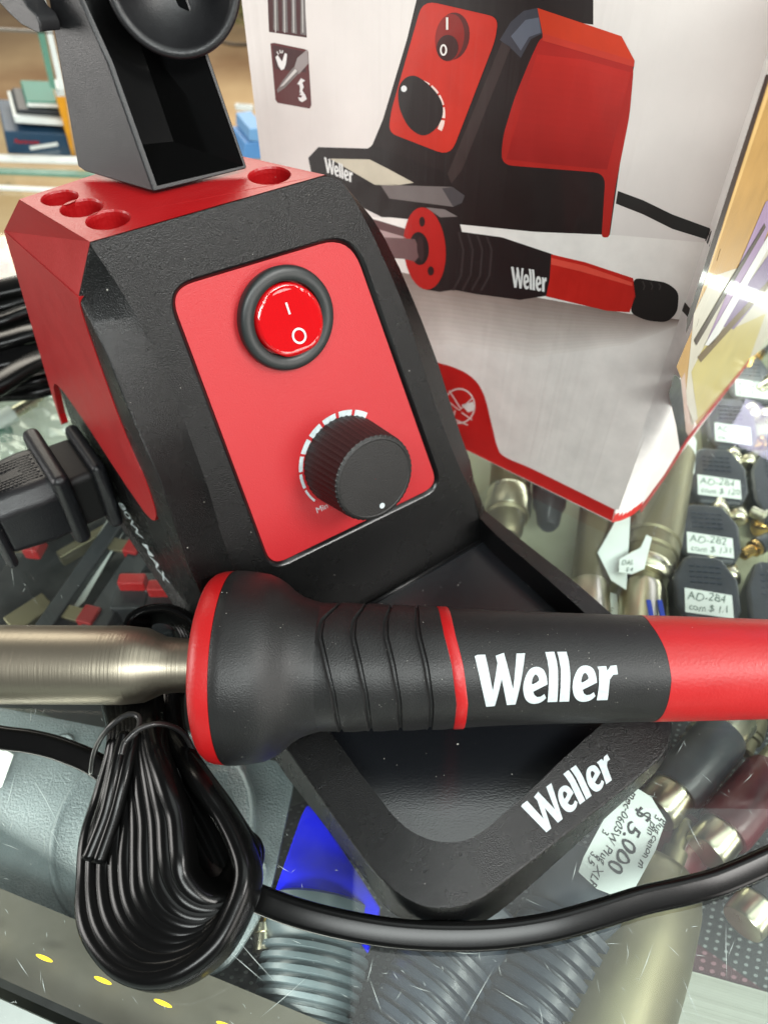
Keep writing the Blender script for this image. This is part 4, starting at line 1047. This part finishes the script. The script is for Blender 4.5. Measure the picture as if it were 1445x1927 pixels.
# price tag
tg = tagpaper([(1193,1480),(1225,1500),(1252,1544),(1233,1600),(1196,1668),(1181,1714),(1167,1733),(1150,1716),(1158,1686),(1122,1672),(1088,1640),(1098,1612),(1148,1519)], -2.2, 'price_tag',
    'white price tag with black handwriting under the glass by the tray corner',
    [('mec-0605W Plug XLR', (1187,1487), (-8.4,18.2), (19,9)), ('$ 5.000', (1203,1513), (-19,38), (38,17)), ('3 pin', (1233,1530), (-9,19), (18,9)), ('Plug canon m', (1243,1538), (-8,16.5), (17,8)), ('3       3.5', (1134,1558), (-8,17), (18,9))])
# metal and coloured couplers
G3 = 'coupler jacks with nickel ends at the right'
def coupler(a, b, r, m_, label, z=-4.5):
    return turned('jack_coupler', label, 'coupler', a, b, z, [('end_sleeve', 'nickel', [(0, r*.8), (.02, r*.86), (.2, r*.86), (.21, r*.8)]), ('body', m_, [(.2, r), (.24, r*1.06), (.76, r*1.06), (.8, r)]), ('end_sleeve', 'nickel', [(.79, r*.8), (.8, r*.86), (.98, r*.86), (1, r*.8)])], G3)
coupler((1232,1530), (1388,1350), 46, 'plast', 'black jack coupler with nickel ends, beside the right corner of the tray')
coupler((1325,1605), (1480,1425), 46, 'claret', 'dark red jack coupler with nickel ends at the right edge')
coupler((1395,1740), (1540,1560), 44, 'plast', 'black jack coupler half out of frame below the cable at right', -4.5)
turned('jack_coupler', 'claret coupler lying behind the price tag', 'coupler', (1245,1640), (1300,1560), -6.4, [('body', 'claret', [(0, 50), (.05, 56), (.95, 56), (1, 50)])], G3)
turned('metal_contact', 'small copper contact above the big satin cylinder', 'contact', (1262,1625), (1290,1545), -5, [('shaft', 'satin', [(0, 22), (.3, 22), (.32, 14), (1, 14)])])
turned('microphone_body', 'large satin champagne-coloured cylinder under the glass at bottom right', 'microphone', (1100,2030), (1240,1630), -5.5,
       [('barrel', 'satin', [(0, 112), (.6, 108), (.84, 100), (.95, 88), (1.0, 66), (1.01, 10)])], z2=-5.5)
# strain-relief boots
def boot(a, b, r, m_, label, n=9, z=-4.8):
    prof = []
    for i in range(n):
        t0 = i/n*0.72; rr = r*(1 - .25*(1 - i/n)); prof += [(t0, rr*.84), (t0+.012, rr*.86), (t0+.02, rr), (t0+.05, rr), (t0+.058, rr*.86)]
    prof += [(.74, r*.9), (.8, r), (.98, r), (1, r*.92)]
    return turned('cable_boot', label, 'cable boot', a, b, z, [('ribbed_sleeve', m_, prof)], 'ribbed cable boots under the glass')
boot((545,2050), (610,1700), 108, 'pale', 'pale grey ribbed cable boot under the glass below the blue plate', 11)
boot((690,2080), (905,1700), 96, 'slate', 'dark ribbed cable boot standing second from the pale grey one', 12)
boot((900,2090), (1125,1640), 100, 'slate', 'long dark ribbed cable boot lying beside the champagne-coloured cylinder', 13)
v, f = prism_t([bp(*p, -3.4) for p in [(566,1535),(578,1512),(600,1530),(716,1708),(700,1752),(692,1786),(676,1770),(600,1742),(512,1690)]], Vector((0, 0, -1.2)))
tag(mesh('blue_plate', v, f, M['bluep'], None, base=bp(600, 1650, -4), bevel=.12), 'bright blue plastic plate under the glass beside the tray', 'plate')
turned('gold_plug', 'small gold-tipped plug under the glass left of the pale boot', 'plug', (497,1790), (500,1720), -4.5, [('sleeve', 'nickel', [(0, 20), (.45, 20), (.47, 24), (.7, 24)]), ('tip', 'brass', [(.7, 12), (.8, 14), (.92, 12), (1, 8)])])
# frosted speaker cone pack at lower left
fz = -3.6
pk = empty('blister_pack', 'frosted plastic pack with a round moulded dome under the glass at lower left', 'package', bp(280, 1560, fz))
pkp = rounded([bp(*p, fz) for p in [(-60,1320),(560,1440),(505,1700),(420,1840),(200,1832),(-60,1640)]], 1.2)
v, f = prism_t(pkp, Vector((0, 0, -.3))); mesh('frosted_sheet', v, f, M['frost'], pk)
c = bp(292, 1555, fz+0.02); rdm = rad(c, 190)
v, f = lathe([(-.2, rdm), (.12, rdm), (.2, rdm*.985), (.2, rdm*.96), (.05, rdm*.94), (.0, rdm*.93), (.12, rdm*.6), (.3, rdm*.5), (.34, rdm*.45), (.34, .02)], c, (0, 0, 1), 80, closed=False); mesh('round_dome', v, f, M['frost'], pk, smooth=True)
for (x, y, r) in ((131,1748,28), (482,1640,22), (120,1402,20)):
    c = bp(x, y, fz+.02); r = rad(c, r); v, f = lathe([(0, r), (.12, r), (.14, r*.8), (.06, r*.72), (.05, r*.5), (.1, r*.4), (.1, .02)], c, (0, 0, 1), 32, closed=False); mesh('ring_boss', v, f, M['frost'], pk, smooth=True)
tagpaper([(160,1758),(195,1735),(212,1812),(172,1832)], -3.2, 'paper_tag', 'blank white label half hidden by the tied cable bundle', [])
tagpaper([(-20,1395),(26,1420),(4,1480),(-20,1490)], -3.2, 'paper_tag', 'white label corner at the left edge below the steel barrel', [])
# terminal strips at the left
G4 = 'terminal strips under the glass at the left'
def strip(a, b, wd, label, tabs, m_='plast', z=-5):
    A, B = bp(*a, z), bp(*b, z); d = (B-A).normalized(); n_ = Vector((-d.y, d.x, 0)); k = rad(A, wd)/2
    t = empty('terminal_strip', label, 'terminal strip', A, G4)
    v, f = box((A+B)/2, (B-A)/2, n_*k, (0, 0, .6)); bar = mesh('bar', v, f, M[m_], t, bevel=.1)
    for u_ in tabs:
        c = A.lerp(B, u_) + Vector((0, 0, .35)); v, f = box(c - n_*k*1.6, d*.45, n_*1.1, (0, 0, .12)); tb = mesh('contact_tab', v, f, M['satin'], t, bevel=.04)
        v, f = box(c - n_*(k*1.6+1.3), d*.6, n_*.5, (0, 0, .45)); mesh('red_tip', v, f, M['red'], tb, bevel=.1)
    return t
strip((180,1190), (330,960), 52, 'dark terminal strip without tabs under the glass, nearer the tied cable', [], 'plast')
strip((60,1230), (245,960), 36, 'terminal strip with red-tipped metal tabs left of the plain dark strip', [.25,.72], 'plast')
strip((-60,1110), (70,900), 60, 'dark terminal strip at the left edge under the plug', [.35], 'plast')
tagpaper([(92,1150),(215,960),(262,950),(160,1130),(112,1175)], -5.0, 'paper_tag', 'speckled grey label strip between the dark terminal strips', [])
for i, (x, y, l_) in enumerate(((251,1096,'red push button on a black switch under the glass near the terminal strips'), (306,1108,'second red push button, half hidden by the side of the station'))):
    c = bp(x, y, -3.8); t = empty('push_switch', l_, 'switch', c, 'red push switches')
    v, f = box(c + Vector((0, -.3, -1.2)), (1.1, 0, 0), (0, 1.3, 0), (0, 0, .9)); mesh('switch_body', v, f, M['plast'], t, bevel=.15)
    v, f = box(c, (.78, 0, 0), (0, .38, 0), (0, 0, .45)); mesh('red_button', v, f, M['penred'], t, bevel=.12)
# clutter at the far left, in bags
M['bag'] = glass_mat('clear_bag_film', (0.88, 0.92, 0.9, 1), 0.04, 0.35)
for nd in M['bag'].node_tree.nodes:
    if nd.type == 'BSDF_GLOSSY': nd.inputs['Roughness'].default_value = 0.22
for (pts, z, h, lab) in (([(-60,560),(-60,350),(30,345),(70,420),(50,560)], -4.5, 1.8, 'crinkled clear plastic bag behind the station at the left edge'), ([(-60,980),(-60,770),(60,740),(150,770),(120,900)], -4.6, 1.6, 'crinkled clear plastic bag under the glass by the plug')):
    P = [bp(x, y, z) for x, y in pts]; bm = bmesh.new(); v, f = tess3([P], (0, 0, 1)); bv = [bm.verts.new(q) for q in v]
    for t in f: bm.faces.new([bv[i] for i in t])
    bmesh.ops.subdivide_edges(bm, edges=bm.edges[:], cuts=11, use_grid_fill=True)
    for q in bm.verts: q.co.z += h*(0.5 + R_.uniform(-.22, .22))
    bm.verts.ensure_lookup_table()
    for i, q in enumerate(bm.verts): q.index = i
    vv_ = [q.co.copy() for q in bm.verts]; ff_ = [[q.index for q in p.verts] for p in bm.faces]; bm.free()
    o = mesh('plastic_bag', vv_, ff_, M['bag'], None, base=P[0]); tag(o, lab, 'plastic bag', 'clear bags')
turned('steel_plug', 'bright steel plug tip in a bag beside the red side of the station', 'plug', (25,778), (82,745), -3.6, [('white_sleeve', 'tagw', [(-.6, 16), (0, 16)]), ('shaft', 'nickel', [(0, 11), (.7, 11), (.72, 6), (.9, 7), (1, 3)])])
for (x, y, r, col, nm, lab) in ((6,812,18,(20,96,70),'green_part','small green plastic part in the bag by the plug'), (2,455,9,(240,190,20),'yellow_part','yellow plastic part at the left edge behind the station'), (8,500,10,(200,70,90),'pink_part','pink plastic part at the left edge behind the station'), (22,432,8,(60,80,200),'blue_part','small blue part at the left edge behind the station'), (-4,530,10,(190,60,30),'orange_part','orange plastic part above the cable coil at the left edge')):
    c = bp(x, y, -4.2); k = rad(c, r); v, f = lathe([(-.6, k*.9), (-.3, k), (.2, k), (.4, k*.7)], c, (.3, .2, 1), 12); tag(mesh(nm, v, f, mat('coloured_plastic', col, .35), None, base=c, bevel=.08), lab, 'part')
# ================================================================== SHOP BEHIND
gz = -115
M['floor'] = mat('tan_wood_floor', (150, 116, 84), 0.35, col2=(204, 178, 138), vs=0.012)
v, f = box((0, 420, gz-1), (900, 0, 0), (0, 620, 0), (0, 0, 1)); mesh('floor', v, f, M['floor'], None, base=(0, 400, gz), kind='structure')
ux_, uy_ = eD, eN
def GY(x, y, z=0.1): return bp(x, y, z)
# glass panes standing at the back of the counter
PM = glass_mat('green_edge_glass', (0.78, 0.9, 0.82, 1), 0.03, 0.0)
M['gedge'] = mat('green_glass_edge', (96, 140, 122), 0.2, var=0.1)
a0 = bp(112, 300, 0.2); up = Vector((0, 0, 1)); 
pn = empty('glass_partition', 'upright glass panel with green polished edges at the back of the counter', 'glass panel', a0)
pp = a0; nrm = (CAM - a0); nrm.z = 0; nrm.normalize(); rg = Vector((nrm.y*-1, nrm.x, 0))
if rg.x < 0: rg = -rg
def vpl(x, y, P0, off=0): return bpp(x, y, P0 + nrm*off, nrm)
for pts, nm, m_ in (([(52,-20),(68,-20),(106,168),(94,160)], 'upright_edge', 'gedge'), ([(72,-10),(80,-20),(122,165),(112,168)], 'upright_edge', 'tagw'), ([(-20,50),(100,57),(100,62),(-20,55)], 'shelf_edge', 'rail')):
    v, f = prism_t([vpl(x, y, a0, -2) for x, y in pts], nrm*0.5); mesh(nm, v, f, M[m_], pn)
def stackbox(pts, top, m_, name, lab, cat, dep_=8, zf=0.1, front_extra=None):
    """front face quad in picture + how far it goes back"""
    P0 = bp(pts[3][0], pts[3][1], zf)
    v, f = prism([bpp(x, y, P0, nrm) for x, y in pts], -nrm*dep_); o = mesh(name, v, f, m_, None, base=P0, bevel=.15); tag(o, lab, cat); return o, P0
M['navy'] = mat('navy_card', (22, 58, 84), 0.5, var=0.1); 
o, P0 = stackbox([(8,246),(128,252),(146,296),(16,290)], 0, M['navy'], 'navy_box', 'navy blue box with red lettering, lowest in the stack on the counter', 'box', 10)
O_ = bpp(28, 269, P0 + nrm*.1, nrm); v, f = lettering('Rectronic', O_, (bpp(40, 269.6, P0+nrm*.1, nrm)-O_), (bpp(28, 258, P0+nrm*.1, nrm)-O_), .02); mesh('box_lettering', v, f, M['penred'], o)
O_ = bpp(57, 279, P0 + nrm*.1, nrm); v, f = box(O_ + rg*1.4, rg*1.4, up*.18, nrm*.03); mesh('white_stripe', v, f, M['tagw'], o)
def on_top(pts, m_, name, lab, cat, dep_, P0):
    v, f = prism([bpp(x, y, P0, nrm) for x, y in pts], -nrm*dep_); o = mesh(name, v, f, m_, None, base=P0, bevel=.12); tag(o, lab, cat); return o
on_top([(25,217),(36,219),(124,226),(126,238),(30,232)], M['tagw'], 'white_case', 'white rounded case lying on the navy blue box', 'case', 8, P0 - nrm*.6)
on_top([(36,205),(122,209),(124,219),(30,213)], M['plast'], 'dark_case', 'dark flat case between the white case and the teal book', 'case', 7, P0 - nrm*1.2)
o = on_top([(50,190),(118,192),(120,205),(52,203)], mat('teal_cover', (20, 118, 100), .5), 'teal_book', 'teal book on top of the stack on the counter', 'book', 7, P0 - nrm*1.8)
v, f = prism([bpp(x, y, P0 - nrm*1.5, nrm) for x, y in [(52,195),(119,197),(120,203),(53,201)]], -nrm*.4); mesh('page_edge', v, f, M['tagw'], o)
o = on_top([(106,182),(124,182),(142,298),(137,296)], mat('amber_plastic', (206, 142, 20), .4, var=.1), 'amber_bottle', 'amber bottle with a white cap beside the stack of boxes', 'bottle', 3, P0 + nrm*.6)
v, f = prism([bpp(x, y, P0 + nrm*.6, nrm) for x, y in [(107,168),(121,164),(124,181),(107,181)]], -nrm*3); mesh('cap', v, f, M['tagw'], o)
# glass shelf edges and pale counter strip under the stack
for i, (ya, yb, m_, lab) in enumerate(((293,303,'tagw','pale edge strip of the glass shelf carrying the stack'), (318,326,'gedge','green glass shelf edge behind the station'), (350,355,'tagw','pale lower shelf edge behind the station'))):
    v, f = prism_t([bp(-60, ya, .1), bp(420, ya+14+i*4, .1), bp(420, yb+16+i*4, .1), bp(-60, yb, .1)], Vector((0, 0, .25))); tag(mesh('shelf_edge_strip', v, f, M[m_], None, base=bp(50, ya, 0)), lab, 'edge strip')
# things between the holder and the carton
for (pts, col, nm, lab, cat) in (([(470,243),(500,240),(500,268),(470,266)], (110,160,205), 'light_blue_box', 'light blue box behind the left edge of the carton', 'box'), ([(462,270),(500,266),(500,300),(458,300)], (84,140,196), 'blue_box', 'blue box below the light blue one at the carton edge', 'box')):
    P1 = bp(480, 300, .1); v, f = prism([bpp(x, y, P1, nrm) for x, y in pts], -nrm*5); tag(mesh(nm, v, f, mat('blue_card', col, .5), None, base=P1, bevel=.1), lab, cat)
P1 = bp(445, 205, .1)
for k in range(5):
    c = bp(448+k*6, 201+k*.5, .4); v, f = lathe([(-.3, .3), (0, .36), (.3, .3)], c, (0, 0, 1), 10)
    tag(mesh('bright_bead', v, f, M['tagw'], None, base=c), 'one of a row of tiny white beads beside the carton', 'bead', 'row of white beads')
rv = []
cc = bp(410, 80, -60)
v, f = tube(catmull([bp(380,60,-20), bp(410,76,-20), bp(440,84,-20), bp(470,84,-20)], 6), circ(.35, 8)); tag(mesh('dangling_wire', v, f, M['cable'], None, base=bp(380,60,-20), smooth=True), 'thin dark wire hanging between the holder and the carton', 'wire')
bpl = empty('shop_plant', 'blurred yellow-green plant in the shop above the wire', 'plant', bp(425, 40, gz))
lf = []
for i in range(160):
    c = bp(R_.uniform(405, 470), R_.uniform(-40, 46), gz+R_.uniform(2, 30)); a = R_.uniform(0, 6.28); s_ = R_.uniform(2, 4); t = Vector((math.cos(a), math.sin(a), R_.uniform(-.4, .6)))*s_; n_ = Vector((-math.sin(a), math.cos(a), .3))*s_*.4
    lf.append(([c - t, c - n_, c + t, c + n_], [[0,1,2,3]]))
v, f, _ = join(lf); mesh('foliage', v, f, mat('olive_leaf', (90, 92, 48), .5, var=.4, vs=.05), bpl)

# ------------------------------------------------------------------ more loose stock
G5 = 'loose small plugs under the glass'
k_ = 0
where = {0: 'right of the carton', 1: 'at the right edge', 2: 'between the dark boots'}
loose = [((1400,700),(1440,640),14,'brass',-5.6,'small brass plug lying by the carton edge at far right'), ((1428,735),(1470,700),13,'nickel',-5.2,'small nickel plug lying at the right edge above the adapters'), ((1385,655),(1420,600),12,'nickel',-6,'small nickel plug farthest back beside the carton'),
 ((1405,840),(1450,830),14,'brass',-5.8,'small brass plug beside the third adapter from the iron'), ((1410,960),(1460,985),15,'nickel',-5.6,'short nickel plug at the right edge below the violet reflection'), ((1395,1045),(1440,1020),16,'brass',-5.8,'short brass plug right of the second adapter'),
 ((1290,1400),(1330,1372),24,'nickel',-6.0,'nickel sleeve peeking out under the red iron handle'), ((1400,1420),(1420,1365),20,'satin',-6.2,'satin metal sleeve under the red end of the iron'), ((1240,1440),(1262,1462),20,'nickel',-5,'small nickel cap touching the tray corner'),
 ((1180,1750),(1200,1790),16,'brass',-6.5,'tiny brass plug tip behind the champagne-coloured cylinder'), ((950,1790),(985,1740),24,'satin',-6.0,'satin sleeve between the two dark boots'), ((1010,1750),(1040,1690),26,'nickel',-5.6,'nickel ring at the foot of the tray, in front of its corner')]
for a, b, r, m_, z, lab in loose:
    turned('small_plug', lab, 'plug', a, b, z, [('shaft', m_, [(0, r*.5), (.05, r*.7), (.45, r*.7), (.47, r), (.6, r), (.62, r*.85)]), ('rear_sleeve', 'plast' if r < 20 else m_, [(.62, r*.9), (.65, r*1.1), (1.2, r*.95), (1.25, r*.6)])], G5)
for (c_, w2, h2, an, m_, lab) in (((40,1000), 26, 90, .9, 'plast', 'black rectangular component at the left edge below the plug'), ((130,960), 20, 70, .7, 'plast', 'narrow black component below the plug collar'), ((300,1180), 30, 26, .3, 'plast', 'square black component behind the steel barrel'), ((60,1160), 24, 40, .8, 'satin', 'dull metal bracket left of the terminal strips'), ((170,1020), 10, 60, .75, 'satin', 'thin metal bar among the terminal strips')):
    c = bp(*c_, -6.0); k = rad(c, 1); d = Vector((math.cos(an), math.sin(an), 0)); n_ = Vector((-d.y, d.x, 0))
    v, f = box(c, d*k*h2, n_*k*w2, (0, 0, .5)); tag(mesh('loose_component', v, f, M[m_], None, base=c, bevel=.12), lab, 'component')
